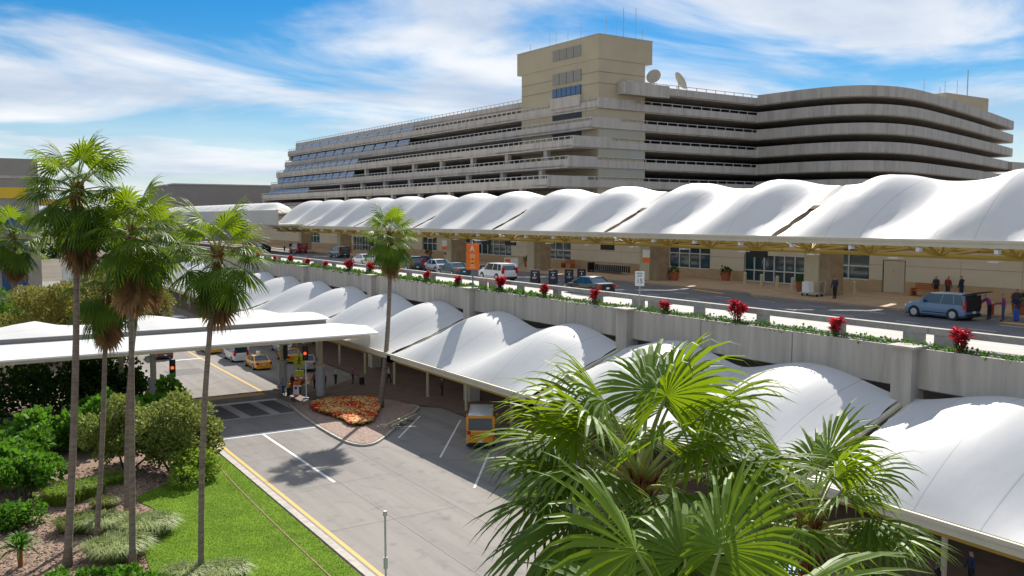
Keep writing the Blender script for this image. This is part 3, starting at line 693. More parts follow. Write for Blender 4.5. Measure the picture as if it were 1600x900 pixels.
def palm(label, base, top, r0=.2, r1=.13, size=1.0, nleaf=34, skirt=14, seed=1, bow=0.0, group=None, boots=True, low=152):
    r = random.Random(seed); base = Vector(base); top = Vector(top); root = thing('palm_tree', label, 'palm tree', base, group=group)
    v = top - base; b = MB(); pts = []; rad = []; n = 16
    for i in range(n + 1):
        t = i / n; q = v * t + Vector((bow * math.sin(math.pi * t), bow * .3 * math.sin(math.pi * t), 0))
        pts.append(q); rad.append((r0 + (r1 - r0) * t ** .7) * (1 + .04 * r.uniform(-1, 1)) * (1.35 if i == 0 else 1))
    b.tube(pts, rad, 12); b.build('trunk', M_trunk, root, smooth=True)
    bo = MB()
    for k in range(70 if boots else 30):
        z = -r.uniform(-.1, .95) * size; a = r.uniform(0, 6.28); d = Vector((math.cos(a), math.sin(a), 0)); q = v + Vector((0, 0, z)) + d * (r1 * .8)
        s = d.cross(Vector((0, 0, 1))) * .06 * size
        e = q + d * .20 * size + Vector((0, 0, .26 * size)); bo.add([q + s, q - s, e - s * .5, e + s * .5, q + d * .05 * size + Vector((0, 0, -.05))], [(0, 1, 2, 3), (0, 3, 4), (1, 4, 2)])
    bo.tube([v + Vector((0, 0, -1.0 * size)), v + Vector((0, 0, -.3 * size)), v + Vector((0, 0, .15))], [r1 * 1.1, r1 * 1.5, r1 * .7], 10)
    bo.build('leaf_boots', M_boot, root)
    for i in range(nleaf):
        t = (i + .5) / nleaf; deg = 82 - low * t ** .92 + r.uniform(-8, 8)
        key = min(LEAF, key=lambda q: abs(q - deg)); me = LEAF[key][r.randrange(3)]
        o = link('frond', me, root); o.location = v + Vector((0, 0, .1 - .45 * t * size))
        s = size * r.uniform(.88, 1.1); o.scale = (s, s * r.choice((-1, 1)), s); o.rotation_euler = (r.uniform(-.12, .12), R(key - deg) * .6, i * 2.39996 + r.uniform(-.25, .25))
    for i in range(skirt):
        o = link('dead_frond', DEADL[i % 2], root); o.location = v + Vector((0, 0, -.75 * size - .85 * size * r.random())); s = size * r.uniform(.85, 1.1); o.scale = (s, s, s * r.uniform(.9, 1.2))
        o.rotation_euler = (r.uniform(-.1, .1), r.uniform(-.1, .3), i * 2.39996 + r.uniform(-.4, .4))
    return root
palm('tallest fan palm with a brown skirt rising from the mulch', (4.35, 46.0, 0), (5.35, 45.85, 17.8), .19, .13, 1.2, 38, 32, 11, bow=.15)
palm('thin short fan palm with a crown below its neighbours', (6.05, 49.2, 0), (6.9, 49.1, 13.0), .145, .105, 1.0, 24, 18, 12, bow=.1)
palm('straight fan palm standing behind variegated grass clumps', (6.95, 44.3, 0), (7.35, 44.2, 15.8), .16, .115, 1.15, 32, 34, 13)
palm('leaning fan palm rooted behind the straight one', (8.05, 52.6, 0), (9.4, 52.0, 15.2), .15, .11, 1.18, 31, 28, 14, bow=-.35)
palm('fan palm growing out of the open lawn', (9.45, 41.6, 0), (10.5, 41.35, 14.9), .145, .115, 1.12, 30, 12, 15, bow=-.25)
palm('slender fan palm standing on the flower island', (31.3, 70.4, 0.15), (32.2, 70.0, 15.0), .25, .15, 1.2, 32, 12, 16, bow=.35)
palm('small fan palm before the grey office block', (7.2, 128, 0), (7.6, 128, 14.2), .3, .2, 2.0, 34, 14, 17)
palm('large leafy fan palm close beside the roadway', (8.2, 9.7, 0), (8.35, 9.7, 12.62), .26, .17, 1.08, 44, 6, 18, low=132)
palm('lower fan palm beside the large leafy one', (14.2, 11.2, 0), (14.15, 11.3, 10.45), .25, .16, 1.05, 30, 5, 19, low=125)
palm('fan palm with bright upright fronds between its neighbours', (5.95, 6.1, 0), (5.9, 6.05, 12.1), .24, .16, .95, 17, 3, 20, low=105)

# ---------------------------------------------------------------- shrubs, trees, grasses
def shrub(name, label, loc, lobes, m, size, n, cat='shrub', group=None, aspect=.45, up=.3, stems=3, seed=0):
    r = random.Random(seed + int(loc[0] * 100)); root = thing(name, label, cat, loc, group=group); b = MB()
    tot = sum(l[3] * l[4] for l in lobes)
    for (x, y, z, rx, rz) in lobes:
        leafcloud(b, int(n * rx * rz / tot), rx, rx, rz, size, (x, y, z), rn=r, shell=.45, aspect=aspect, up=up)
    b.build('foliage', m, root)
    st = MB()
    for k in range(stems):
        x, y, z, rx, rz = lobes[k % len(lobes)]
        st.tube([(x * .2, y * .2, -.05), (x * .6, y * .6, z * .5), (x, y, z)], [.09, .06, .03], 6)
    st.build('stem', M_bark, root); return root
def lobes(n, R0, H, r0, seed):
    r = random.Random(seed); out = []
    for i in range(n):
        a = r.uniform(0, 6.28); q = R0 * math.sqrt(r.random()); out.append((math.cos(a) * q, math.sin(a) * q, H * r.uniform(.35, 1) * (1 - .35 * q / R0), r0 * r.uniform(.7, 1.2), r0 * r.uniform(.6, 1.0)))
    return out
shrub('olive_shrub', 'large rounded olive green shrub bordering the lawn', (12.3, 60.2, 0), lobes(34, 2.5, 5.3, .85, 1), M_olive, .2, 12000, seed=1)
shrub('olive_shrub', 'loose olive green shrub behind the leaning palm', (9.6, 62.5, 0), lobes(28, 2.2, 5.2, .8, 2), M_olive, .2, 9500, seed=2)
shrub('lime_shrub', 'small yellow green shrub at the foot of the olive shrubs', (12.2, 57.2, 0), lobes(8, 1.5, 1.9, .8, 3), M_lime, .18, 3500, seed=3)
shrub('philodendron', 'lush big leaved shrub under the crossing canopy edge', (5.6, 68.5, 0), lobes(26, 3.0, 3.0, .75, 4), M_lush, .5, 2300, seed=4, aspect=.42)
shrub('philodendron', 'lush big leaved shrub behind the loose olive shrub', (9.6, 70.5, 0), lobes(24, 2.8, 3.4, .75, 5), M_lush, .5, 2200, seed=5, aspect=.42)
shrub('philodendron', 'lush big leaved shrub below the yellow marker post', (3.2, 63.0, 0), lobes(22, 2.4, 2.8, .7, 6), M_lush, .45, 2200, seed=6)
shrub('philodendron', 'lush big leaved shrub beside the crossing pier', (14.2, 73.5, 0), lobes(16, 1.9, 3.6, .7, 26), M_lush, .45, 1700, seed=26)
shrub('garden_shrub', 'glossy mid green shrub beside the lime tufts', (3.6, 58.6, 0), lobes(22, 1.9, 2.7, .6, 7), M_lush, .26, 4200, seed=7)
shrub('garden_shrub', 'dense green shrub at the edge of the mulch', (2.6, 53.2, 0), lobes(8, 1.1, 1.5, .7, 8), M_lush, .24, 2000, seed=8)
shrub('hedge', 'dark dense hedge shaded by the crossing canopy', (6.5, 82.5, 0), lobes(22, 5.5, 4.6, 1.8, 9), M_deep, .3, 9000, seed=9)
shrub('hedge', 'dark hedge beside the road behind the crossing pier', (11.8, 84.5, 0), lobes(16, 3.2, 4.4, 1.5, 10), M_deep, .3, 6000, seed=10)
for i, (x, y, lab) in enumerate([(9.5, 112, 'feathery olive tree standing before the guideway'), (15.0, 116, 'feathery olive tree beside the roadway beyond the canopy'), (20.5, 126, 'feathery olive tree nearest the lower canopies')]):
    t = shrub('feathery_tree', lab, (x, y, 0), lobes(34, 4.2, 11.8 - i * .7, 1.4, 30 + i), M_feather, .34, 9000, cat='tree', seed=30 + i, aspect=.3, stems=6)
    MB().tube([(0, 0, -.05), (.1, .1, 2), (.2, 0, 6)], [.3, .24, .12], 8).build('trunk', M_bark, t)
shrub('far_shrub', 'green tree below the small fan palm', (5.8, 120, 0), lobes(14, 2.6, 8.5, 1.6, 41), M_lush, .4, 3800, cat='tree', seed=41)
for i, (x, y, rr, hh) in enumerate([(40, 420, 26, 14), (-30, 380, 30, 15), (120, 520, 40, 14)]):
    o = shrub('distant_tree', ['dark distant tree beyond the far canopies', 'dark distant tree behind the office block', 'dark distant tree behind the garage'][i], (x, y, 0), lobes(14, rr, hh, 6, 50 + i), M_deep, 2.0, 2500, cat='tree', seed=50 + i)

def tuft(b, r, cx, cy, rad, n, L, w=.02, z=0.05, spread=1.0):
    for _ in range(n):
        a = r.uniform(0, 6.28); q = rad * math.sqrt(r.random()); p = Vector((cx + math.cos(a) * q, cy + math.sin(a) * q, z))
        az = a + r.gauss(0, .5); lean = spread * (.25 + .75 * q / rad) * r.uniform(.5, 1.2); l = L * r.uniform(.6, 1.15)
        d = Vector((math.cos(az), math.sin(az), 0)); s = Vector((-d.y, d.x, 0)) * w
        m = p + d * lean * l * .4 + Vector((0, 0, l * .75)); e = p + d * lean * l * 1.0 + Vector((0, 0, l * (.85 - .35 * lean)))
        b.add([p + s, p - s, m - s * .9, m + s * .9, e], [(0, 1, 2, 3), (3, 2, 4)])
def clump(label, loc, rad, n, L, m, seed, cat='grass clump', group=None, spread=1.0, w=.022):
    root = thing('grass_clump', label, cat, loc, group=group); r = random.Random(seed); b = MB(); tuft(b, r, 0, 0, rad, n, L, w, 0.04, spread); b.build('blades', m, root)
    c = MB(); c.tube([(0, 0, 0), (0, 0, .25 * L), (0, 0, .5 * L)], [rad * .8, rad * .85, rad * .4], 10); c.build('crown_base', M_cover, root); return root
clump('variegated grass clump nestled by the thin palm', (6.6, 50.6, .05), 1.0, 1500, .85, M_varieg, 61)
clump('darker grass clump left of the thin palm trunk', (5.5, 51.3, .05), .95, 1400, .8, M_olive, 62)
clump('pale variegated grass clump bulging onto the lawn', (8.5, 48.9, .05), 1.15, 1900, .9, M_varieg, 63)
clump('pale variegated grass clump at the straight palm', (6.6, 46.2, .05), 1.2, 1900, .95, M_varieg, 64)
clump('variegated grass clump on the lawn below the palms', (8.7, 41.3, .05), .9, 1300, .7, M_varieg, 65)
clump('variegated grass clump beside the lawn palm', (10.3, 40.7, .05), .9, 1200, .7, M_varieg, 66)
clump('yellow green upright grass beside the glossy shrub', (5.4, 57.0, .05), 1.1, 1600, 1.1, M_lime, 67, spread=.5)
clump('small olive tuft in the mulch between the palms', (7.2, 54.6, .05), .6, 700, .6, M_olive, 69)
clump('small lime tuft below the loose olive shrub', (8.3, 59.4, .05), .7, 800, .7, M_lime, 80, spread=.7)
clump('dull green upright grass behind the yellow tuft', (6.7, 57.6, .05), .9, 1200, 1.0, M_lime, 68, spread=.5)
for i, (x, y, lab) in enumerate([(3.4, 43.2, 'low leafy plant beneath the tallest palm'), (4.7, 42.2, 'low leafy plant between two palm trunks'), (6.0, 42.0, 'low leafy plant by the straight palm'), (7.2, 40.8, 'low leafy plant at the tip of the lawn')]):
    shrub('border_plant', lab, (x, y, 0.03), lobes(6, .8, .7, .45, 70 + i), M_lush, .22, 1100, cat='plant', seed=70 + i)
sp = thing('spiky_plant', 'spiky green rosette plant at the edge of the mulch', 'plant', (2.5, 47.2, 0))
b = MB(); r = random.Random(5)
for k in range(90):
    az = r.uniform(0, 6.28); el = r.uniform(.1, 1.3); L = r.uniform(.9, 1.5); d = Vector((math.cos(az) * math.cos(el), math.sin(az) * math.cos(el), math.sin(el))); s = Vector((-math.sin(az), math.cos(az), 0)) * .06
    p = Vector((0, 0, .9)); m = p + d * L * .55; e = p + d * L + Vector((0, 0, -.35 * L)); b.add([p - s * .5, p + s * .5, m + s, e, m - s], [(0, 1, 2, 4), (4, 2, 3)])
b.build('leaves', M_lush, sp); MB().tube([(0, 0, -.05), (0, 0, 1.0)], .12, 8).build('stem', M_boot, sp)

# lawn blades
def inpoly(x, y, P):
    c = False; j = len(P) - 1
    for i in range(len(P)):
        if (P[i][1] > y) != (P[j][1] > y) and x < (P[j][0] - P[i][0]) * (y - P[i][1]) / (P[j][1] - P[i][1]) + P[i][0]: c = not c
        j = i
    return c
gb = MB(); r = random.Random(9); cnt = 0
while cnt < 42000:
    x, y = r.uniform(6.8, 15.8), r.uniform(34, 63)
    if not inpoly(x, y, lawn_poly): continue
    cnt += 1; a = r.uniform(0, 6.28); s = Vector((math.cos(a), math.sin(a), 0)) * .03; h = r.uniform(.02, .055); l = Vector((r.gauss(0, .03), r.gauss(0, .03), h))
    p = Vector((x, y, .088)); gb.add([p + s, p - s, p + l], [(0, 1, 2)])
g = gb.build('lawn_grass', M_blade); kind(g, 'stuff'); tag(g, 'short mown grass covering the lawn', 'grass')
kind(MB().strip(smoothcurve([(14.9, 61.5), (14.6, 55), (14.4, 45), (14.3, 30)], 4), .07, .04, .12).build('lawn_edging', mat('edging_clay', (.30, .19, .11), .9, var=.3, scale=3)), 'structure')
# mulch chips
mc = MB(); cnt = 0
while cnt < 9000:
    x, y = r.uniform(1.5, 13), r.uniform(40, 64)
    if inpoly(x, y, lawn_poly): continue
    cnt += 1; a = r.uniform(0, 6.28); u = Vector((math.cos(a), math.sin(a), r.gauss(0, .3))).normalized() * r.uniform(.04, .09); w = Vector((-math.sin(a), math.cos(a), r.gauss(0, .4))) * r.uniform(.02, .045)
    p = Vector((x, y, .07)); mc.add([p - u - w, p + u - w, p + u + w, p - u + w], [(0, 1, 2, 3)], r.choice((0, 0, 1)))
g = mc.build('mulch_chips', [M_mulch, mat('chip_pale', (.42, .29, .2), .9)]); kind(g, 'stuff'); tag(g, 'loose bark chips covering the garden bed', 'mulch')
# flowers on the islands
def flowers(name, label, poly, n, seed, z=.16):
    rr = random.Random(seed); b = MB(); xs = [p[0] for p in poly]; ys = [p[1] for p in poly]; c = 0
    while c < n:
        x, y = rr.uniform(min(xs), max(xs)), rr.uniform(min(ys), max(ys))
        if not inpoly(x, y, poly): continue
        c += 1; h = rr.uniform(.18, .42)
        patch = math.sin(x * 2.1 + seed) + math.cos(y * 1.3 + x * .7)
        mi = rr.choices((1, 2, 3, 0), weights=(2.2 + 1.6 * patch if patch > -1 else .6, 3.0, 4.2 - 1.6 * patch if patch < 1.5 else 1.8, 1.1))[0]
        for k in range(3):
            a = rr.uniform(0, 6.28); s = rr.uniform(.06, .12) * (1.3 if mi == 0 else 1); t = rr.uniform(-.5, .5)
            u = Vector((math.cos(a), math.sin(a), t)) * s; w = Vector((-math.sin(a), math.cos(a), rr.uniform(-.5, .5))) * s; p = Vector((x + rr.gauss(0, .05), y + rr.gauss(0, .05), z + (h if mi else h * .6)))
            b.add([p - u, p - w, p + u, p + w], [(0, 1, 2, 3)], mi)
    o = b.build(name, [M_cover, M_flr, M_flo, M_flw]); kind(o, 'stuff'); tag(o, label, 'flowers')
flowers('flower_bed', 'red orange and cream flowers bedded round the island palm', smoothcurve([(25.9, 71.6), (26.6, 67.6), (26.5, 65.3), (27.6, 64.9), (29.3, 66.8), (32.2, 72.6), (31.2, 74.2), (28.6, 75.2), (26.6, 74.2), (25.9, 71.6)], 4), 8200, 3)
flowers('flower_bed', 'orange flowers on the small island by the crossing', [(26.2, 82.7), (28.4, 83.6), (30.2, 85.8), (29.6, 86.2), (27.6, 84.9)], 700, 4)

# ---------------------------------------------------------------- vehicles
def wheel(b, parent, x, y, rad, wd):
    t = MB(); t.tube([(x, y - wd / 2, rad), (x, y + wd / 2, rad)], rad, 18)
    o = t.build('tyre', M_tyre, parent)
    s = 1 if y > 0 else -1
    rm = MB(); rm.tube([(x, y + s * (wd / 2 - .03), rad), (x, y + s * (wd / 2 + .012), rad)], rad * .64, 14)
    for k in range(5):
        a = k * 1.2566; rm.box(-.035, .035, 0, .02, .05, rad * .62, 0, Matrix.Translation((x, y + s * (wd / 2 + .012), rad)) @ Matrix.Rotation(a, 4, 'Y'))
    rm.build('rim', M_rim, o)
TYPES = dict(
    sedan=dict(L=4.9, W=1.84, H=1.45, clear=.2, belt=.93, nose=.70, deck=.98, wb=(1.45, -1.42), ws=(1.05, .30), rs=(-.95, -1.75), r=.33),
    suv=dict(L=4.8, W=1.95, H=1.76, clear=.24, belt=1.12, nose=.95, deck=1.12, wb=(1.43, -1.42), ws=(1.10, .42), rs=(-2.05, -2.32), r=.37),
    boxy=dict(L=4.15, W=1.8, H=1.62, clear=.2, belt=1.02, nose=.86, deck=1.02, wb=(1.3, -1.27), ws=(.95, .40), rs=(-1.75, -2.0), r=.34),
    van=dict(L=4.6, W=1.8, H=2.0, clear=.22, belt=1.15, nose=.92, deck=1.15, wb=(1.45, -1.45), ws=(1.45, .62), rs=(-2.15, -2.26), r=.33),
    transit=dict(L=5.6, W=2.06, H=2.45, clear=.28, belt=1.42, nose=1.15, deck=1.42, wb=(1.75, -1.6), ws=(2.1, 1.25), rs=(-2.7, -2.76), r=.36))
def car(kindn, label, color, x, y, z, rz=90, roofcol=None, group=None, extra=None):
    T = TYPES[kindn]; L, W, H = T['L'], T['W'], T['H']; c = thing('parked_car' if kindn != 'transit' else 'shuttle_van', label, 'van' if kindn in ('van', 'transit') else 'car', (x, y, z), R(rz), group)
    P = paint(color[0], color[1]); hw = W / 2
    # body loft: stations along x
    st = [(-L / 2, .80, T['clear'] + .18, T['deck'] - .14), (-L / 2 + .08, .92, T['clear'] + .05, T['deck'] - .03), (-L / 2 + .5, .99, T['clear'], T['deck']), (T['rs'][1] + .3, 1, T['clear'], T['deck']), (-.4, 1, T['clear'], T['belt']), (T['ws'][0] - .1, 1, T['clear'], T['belt']),
          (T['ws'][0] + .15, .99, T['clear'], T['belt'] - .03), ((T['ws'][0] + L / 2) / 2, .98, T['clear'], (T['belt'] + T['nose']) / 2 + .04), (L / 2 - .25, .93, T['clear'], T['nose']), (L / 2 - .06, .84, T['clear'] + .04, T['nose'] - .1), (L / 2, .72, T['clear'] + .14, T['nose'] - .24)]
    st.sort(key=lambda s: s[0])
    b = MB(); N = 10
    for (sx, wf, zb, zt) in st:
        w = hw * wf; zm = zb + (zt - zb) * .55
        ring = [(-w * .9, zb), (-w, zb + .1), (-w, zm), (-w * .97, zt - .07), (-w * .86, zt), (w * .86, zt), (w * .97, zt - .07), (w, zm), (w, zb + .1), (w * .9, zb)]
        b.v += [(sx, q[0], q[1]) for q in ring]
    for i in range(len(st) - 1):
        for k in range(N):
            k2 = (k + 1) % N; b.f.append((i * N + k, i * N + k2, (i + 1) * N + k2, (i + 1) * N + k)); b.mi.append(0)
    b.f += [tuple(range(N)), tuple((len(st) - 1) * N + k for k in reversed(range(N)))]; b.mi += [0, 0]
    body = b.build('body', P, c)
    # wheel arches as dark discs
    for wx in T['wb']:
        for s in (-1, 1):
            MB().tube([(wx, s * (hw - .16), T['r']), (wx, s * (hw + .004), T['r'])], T['r'] * 1.16, 18).build('wheel_arch', M_dark, c)
            wheel(None, c, wx, s * (hw - .10), T['r'], .24)
    # greenhouse
    g = MB(); x0, x1 = T['ws']; x2, x3 = T['rs']; zb, zt = T['belt'] - .04, H - .05; wb, wt = hw * .93, hw * (.76 if kindn in ('sedan',) else .83)
    g.add([(x0, -wb, zb), (x0, wb, zb), (x3, wb, zb), (x3, -wb, zb), (x1, -wt, zt), (x1, wt, zt), (x2, wt, zt), (x2, -wt, zt)], [(0, 4, 5, 1), (1, 5, 6, 2), (2, 6, 7, 3), (3, 7, 4, 0), (4, 7, 6, 5), (0, 1, 2, 3)])
    g.build('window_glass', M_glass, c)
    RP = paint(*roofcol) if roofcol else P
    xm = (x1 + x2) / 2; rf = MB(); rs = []
    for (sx, dz) in ((x1 + .06, -.01), (x1 - .15, .035), (xm, .06), (x2 + .2, .045), (x2 - .05, 0)):
        for (yy2, e) in ((-1.02, -.05), (-.85, .01), (0, .03), (.85, .01), (1.02, -.05)): rf.v.append((sx, yy2 * wt, zt + dz + e))
    for i in range(4):
        for k in range(4): o = i * 5 + k; rf.f.append((o, o + 1, o + 6, o + 5)); rf.mi.append(0)
    ro = rf.build('roof', RP, c, smooth=True)
    if ro.data.polygons[0].normal.z < 0: ro.data.flip_normals()
    for s in (-1, 1):
        xb = (x0 + x3) / 2 + .1; xt = (x1 + x2) / 2 + .1
        segs_ = [((x0, x1), .05), ((xb, xt), .05), ((x3, x2), .07)] + ([((x3 * .55 + xb * .45, x2 * .55 + xt * .45), .05)] if kindn != 'sedan' else [])
        for ((xa, xc), t) in segs_: MB().tube([(xa, s * (wb - .01), zb), (xc, s * (wt - .01), zt + .02)], t * .8, 5).build('pillar', P, c)
        if kindn == 'transit': MB().box(x3 + .05, x1 - 1.6, s * wb - .02, s * wb + .02, zb, zb + .25).build('waist_panel', P, c)
    if kindn in ('transit', 'van', 'suv', 'boxy'):
        fr = MB(); e = .012
        for s in (-1, 1): fr.box(x3 - .015, x3 + .06, s * wb * .98 - .08, s * wb * .98 + .08, zb - .02, zt - .02)
        fr.box(x2 - .07, x2 + .05, -wt, wt, zt - .16, zt + .03); fr.build('tailgate_frame', P, c)
    for s in (-1, 1):
        MB().box(-L / 2 - .012, -L / 2 + .2, s * hw * .80 - .13, s * hw * .80 + .13, T['deck'] - .34, T['deck'] - .1 + (.35 if kindn in ('suv', 'van', 'boxy') else 0)).build('tail_light', M_tail, c)
        MB().box(L / 2 - .22, L / 2 - .035, s * hw * .66 - .17, s * hw * .66 + .17, T['nose'] - .24, T['nose'] - .1).build('headlight', M_head, c)
        MB().box(T['ws'][0] - .35, T['ws'][0] - .15, s * (hw + .02), s * (hw + .18), T['belt'] - .02, T['belt'] + .14).build('mirror', P, c)
        MB().box(-L / 2 + .75, T['ws'][0] - .2, s * hw - .006, s * hw + .006, T['clear'] + .18, T['clear'] + .24).build('door_trim', M_dark, c)
    MB().box(-L / 2 - .05, -L / 2 + .12, -hw * .84, hw * .84, T['clear'] + .02, T['clear'] + .22).build('rear_bumper', M_dark if kindn in ('suv', 'transit', 'boxy') else P, c)
    MB().box(-L / 2 - .06, -L / 2 - .045, -.16, .16, T['clear'] + (.24 if kindn in ('suv', 'transit', 'boxy') else .32), T['clear'] + (.38 if kindn in ('suv', 'transit', 'boxy') else .46)).build('number_plate', M_plate, c)
    MB().box(-L / 2 + .1, L / 2 - .1, -hw * .85, hw * .85, T['clear'] - .03, T['clear'] + .02).build('underbody', M_dark, c)
    return c
YEL = ('taxi_yellow', (.78, .36, .01)); WHI = ('white', (.75, .75, .74)); SIL = ('silver', (.42, .42, .42)); BLK = ('black', (.015, .016, .02)); RED = ('red', (.42, .012, .012)); NAV = ('navy', (.02, .035, .07)); SBL = ('steel_blue', (.10, .19, .31)); MAR = ('maroon', (.16, .02, .02)); TEA = ('teal', (.03, .08, .09))
def taxi_sign(c, H):
    MB().box(-.75, .05, -.12, .12, H + .03, H + .38).build('roof_sign', M_white, c)
U = 10.212
car('sedan', 'yellow taxi with a white roof sign waiting behind the white van', YEL, 28.9, 97.9, .005); taxi_sign(bpy.data.objects[[o.name for o in COL.objects if o.get('label', '').startswith('yellow taxi with a white roof')][0]], 1.45)
car('van', 'compact white taxi van parked ahead of the yellow taxi', WHI, 28.3, 104.4, .005)
car('sedan', 'yellow taxi parked ahead of the compact white van', YEL, 27.4, 112.6, .005)
car('sedan', 'white and black sedan parked in the taxi bay', WHI, 35.0, 108.2, .005, 84)
car('sedan', 'yellow taxi parked beside the white and black sedan', YEL, 33.4, 100.6, .005, 88)
car('sedan', 'silver sedan under the canopy behind the traffic signal', SIL, 33.2, 94.0, .155, 70)
car('sedan', 'yellow taxi at the far end of the taxi bay', YEL, 34.0, 116.4, .005)
car('suv', 'maroon sport utility car driving off beyond the crossing', MAR, 21.4, 111.2, .005)
car('suv', 'silver utility car parked far along under the lower canopies', SIL, 27.5, 133.0, .005)
car('suv', 'white utility car parked far behind the silver one', WHI, 29.5, 141.0, .005)
vn = car('transit', 'yellow orange airport shuttle van parked beside the lower canopies', ('shuttle_yellow', (.80, .30, .006)), 33.3, 56.6, .005, 58, roofcol=('shuttle_roof', (.55, .57, .6)))
text('MEARS.COM', .27, M_dark, vn, Matrix.Translation((-2.825, 0, 0.95)) @ Matrix.Rotation(R(-90), 4, 'Z') @ Matrix.Rotation(R(90), 4, 'X'))
soul = car('boxy', 'blue grey boxy car with its tailgate raised at the kerb', SBL, 53.0, 32.9, U)
MB().box(-1.0, 0.1, -.78, .78, 0, .06, 0, Matrix.Translation((-1.8, 0, 1.56)) @ Matrix.Rotation(R(12), 4, 'Y')).build('raised_tailgate', M_black, soul)
MB().box(-2.09, -2.0, -.75, .75, .55, 1.5).build('boot_opening_shade', M_dark, soul)  # dark slab paints in the shade inside the open boot
car('suv', 'white sport utility car beside the orange sign', WHI, 47.2, 77.0, U)
car('sedan', 'black sedan driving past the speed limit sign', BLK, 45.3, 59.3, U)
car('suv', 'navy utility car on the elevated road by the island palm', NAV, 46.6, 96.2, U)
car('sedan', 'white sedan right behind the navy utility car', WHI, 48.8, 93.2, U)
car('sedan', 'dark teal sedan partly hidden by the orange sign', TEA, 46.6, 85.2, U)
car('sedan', 'white sedan on the elevated road left of the island palm', WHI, 47.6, 111.8, U)
car('suv', 'dark utility car with red tail lights at the far kerb', TEA, 53.2, 134.8, U)
car('suv', 'bright red utility car stopped at the far kerb', RED, 53.6, 155.4, U)
car('sedan', 'black sedan at the far end of the kerb', BLK, 50.6, 166.5, U)
car('sedan', 'black sedan waiting beside the navy utility car', BLK, 52.6, 104.5, U)
bus = car('transit', 'white and blue shuttle bus half hidden behind the low palms', ('bus_white', (.75, .76, .78)), 27.8, 24.5, .005, 90)
MB().box(-2.7, 1.0, -1.05, -1.035, .7, 1.1).build('blue_stripe', mat('bus_blue', (.01, .12, .5), .4), bus); MB().box(-2.7, 1.0, 1.035, 1.05, .7, 1.1).build('blue_stripe', mat('bus_blue', (.01, .12, .5), .4), bus)
MB().box(-2.0, 1.2, -.9, .9, 2.46, 2.62).build('roof_pod', mat('bus_blue', (.01, .12, .5), .4), bus)
bus2 = car('transit', 'blue shuttle bus parked under the big palm fronds', ('bus_blue_body', (.015, .16, .5)), 28.5, 32.5, .005, 90, roofcol=('bus_white', (.75, .76, .78)))

# ---------------------------------------------------------------- signs, signals, furniture
sa = thing('route_sign', 'tall orange terminal sign lettered A on a pole', 'sign', (39.45, 68.5, 10.2), R(-60))
MB().tube([(0, 0, 0), (0, 0, 1.8)], .07, 8).build('pole', mat('pole_teal', (.10, .2, .24), .5), sa)
MB().box(-.62, .62, -.06, .06, 1.7, 3.98).build('board', M_orange, sa)
ROTF = Matrix.Rotation(R(90), 4, 'X')
text('A', .72, M_white, sa, Matrix.Translation((0, -.075, 3.55)) @ ROTF)
for (z, w) in ((3.02, .27), (2.82, .27), (2.12, .22), (1.92, .32)): MB().box(-w, w, -.068, -.06, z - .05, z + .05).build('small_print', mat('sign_peach', (.85, .5, .3), .6), sa)
MB().tube([(0, -.066, 2.47), (0, -.061, 2.47)], .2, 12).build('emblem', mat('sign_amber', (.85, .4, .02), .5), sa)
for dz in (-.17, .17): MB().tube([(0, -.072, 2.47 + dz), (0, -.066, 2.47 + dz)], .07, 8).build('emblem_mark', M_dark, sa)
la = MB().tube([(0, 0, 3.9), (.0, -.1, 4.25), (.25, -.4, 4.4), (.7, -.5, 4.35)], .03, 5); la.box(.5, 1.0, -.62, -.4, 4.28, 4.36); la.build('sign_lamp', M_white, sa)
s5 = thing('speed_sign', 'white speed limit sign on a thin post in the planter', 'sign', (40.1, 46.8, 9.9), R(-55))
MB().tube([(0, 0, 0), (0, 0, 2.9)], .035, 6).build('post', M_steel, s5); MB().box(-.32, .32, -.05, -.02, 1.95, 2.95).build('plate', M_white, s5)
text('SPEED', .15, M_dark, s5, Matrix.Translation((0, -.056, 2.8)) @ ROTF); text('LIMIT', .15, M_dark, s5, Matrix.Translation((0, -.056, 2.62)) @ ROTF); text('15', .45, M_dark, s5, Matrix.Translation((0, -.056, 2.27)) @ ROTF)
def aframe(x, y, rz):
    a = thing('sandwich_board', 'black folding sandwich board standing on the elevated road', 'sign', (x, y, U), R(rz), 'black sandwich boards on the elevated road')
    for s in (-1, 1):
        p = MB().box(-.42, .42, -.02, .02, 0, 1.35, 0, Matrix.Translation((0, s * .36, 0)) @ Matrix.Rotation(R(s * 14), 4, 'X')); o = p.build('panel', M_black, a)
    for (z, w) in ((1.08, .2), (.62, .22), (.52, .16)): MB().box(-w, w, -.36 + z * .25 - .045, -.36 + z * .25 - .03, z - .035, z + .035, 0).build('print', M_steel, a)
    MB().box(-.05, .05, -.36 + .85 * .25 - .05, -.36 + .85 * .25 - .035, .75, .95).build('arrow_print', M_white, a)
for (x, y, rz) in [(47.7, 70.9, -50), (49.1, 69.9, -40), (50.9, 69.8, -35), (52.4, 69.8, -35), (47.9, 80.8, -50)]: aframe(x, y, rz)
def signal(label, x, y, z0, h, rz, col, em):
    s = thing('traffic_signal', label, 'traffic signal', (x, y, z0), R(rz)); MB().tube([(0, 0, 0), (0, 0, h)], .06, 8).build('pole', M_white if h > 3 else M_dark, s); MB().box(-.25, .25, -.25, .0, 0, .12).build('foot', M_steel, s)
    hd = MB().box(-.24, .24, -.2, .12, h, h + 1.3).build('housing', M_dark, s)
    for k in range(3): MB().tube([(0, -.24, h + .25 + .4 * k), (0, -.2, h + .25 + .4 * k)], .14, 12).build('lens', mat('lens_' + col + str(k), (.06, .02, .02), .3, emit=(*em, 1.0) if k == 1 else None), s)
signal('traffic signal with a lit red lamp beside the flower island', 27.3, 77.7, .15, 3.5, -30, 'red', (1, .1, .03))
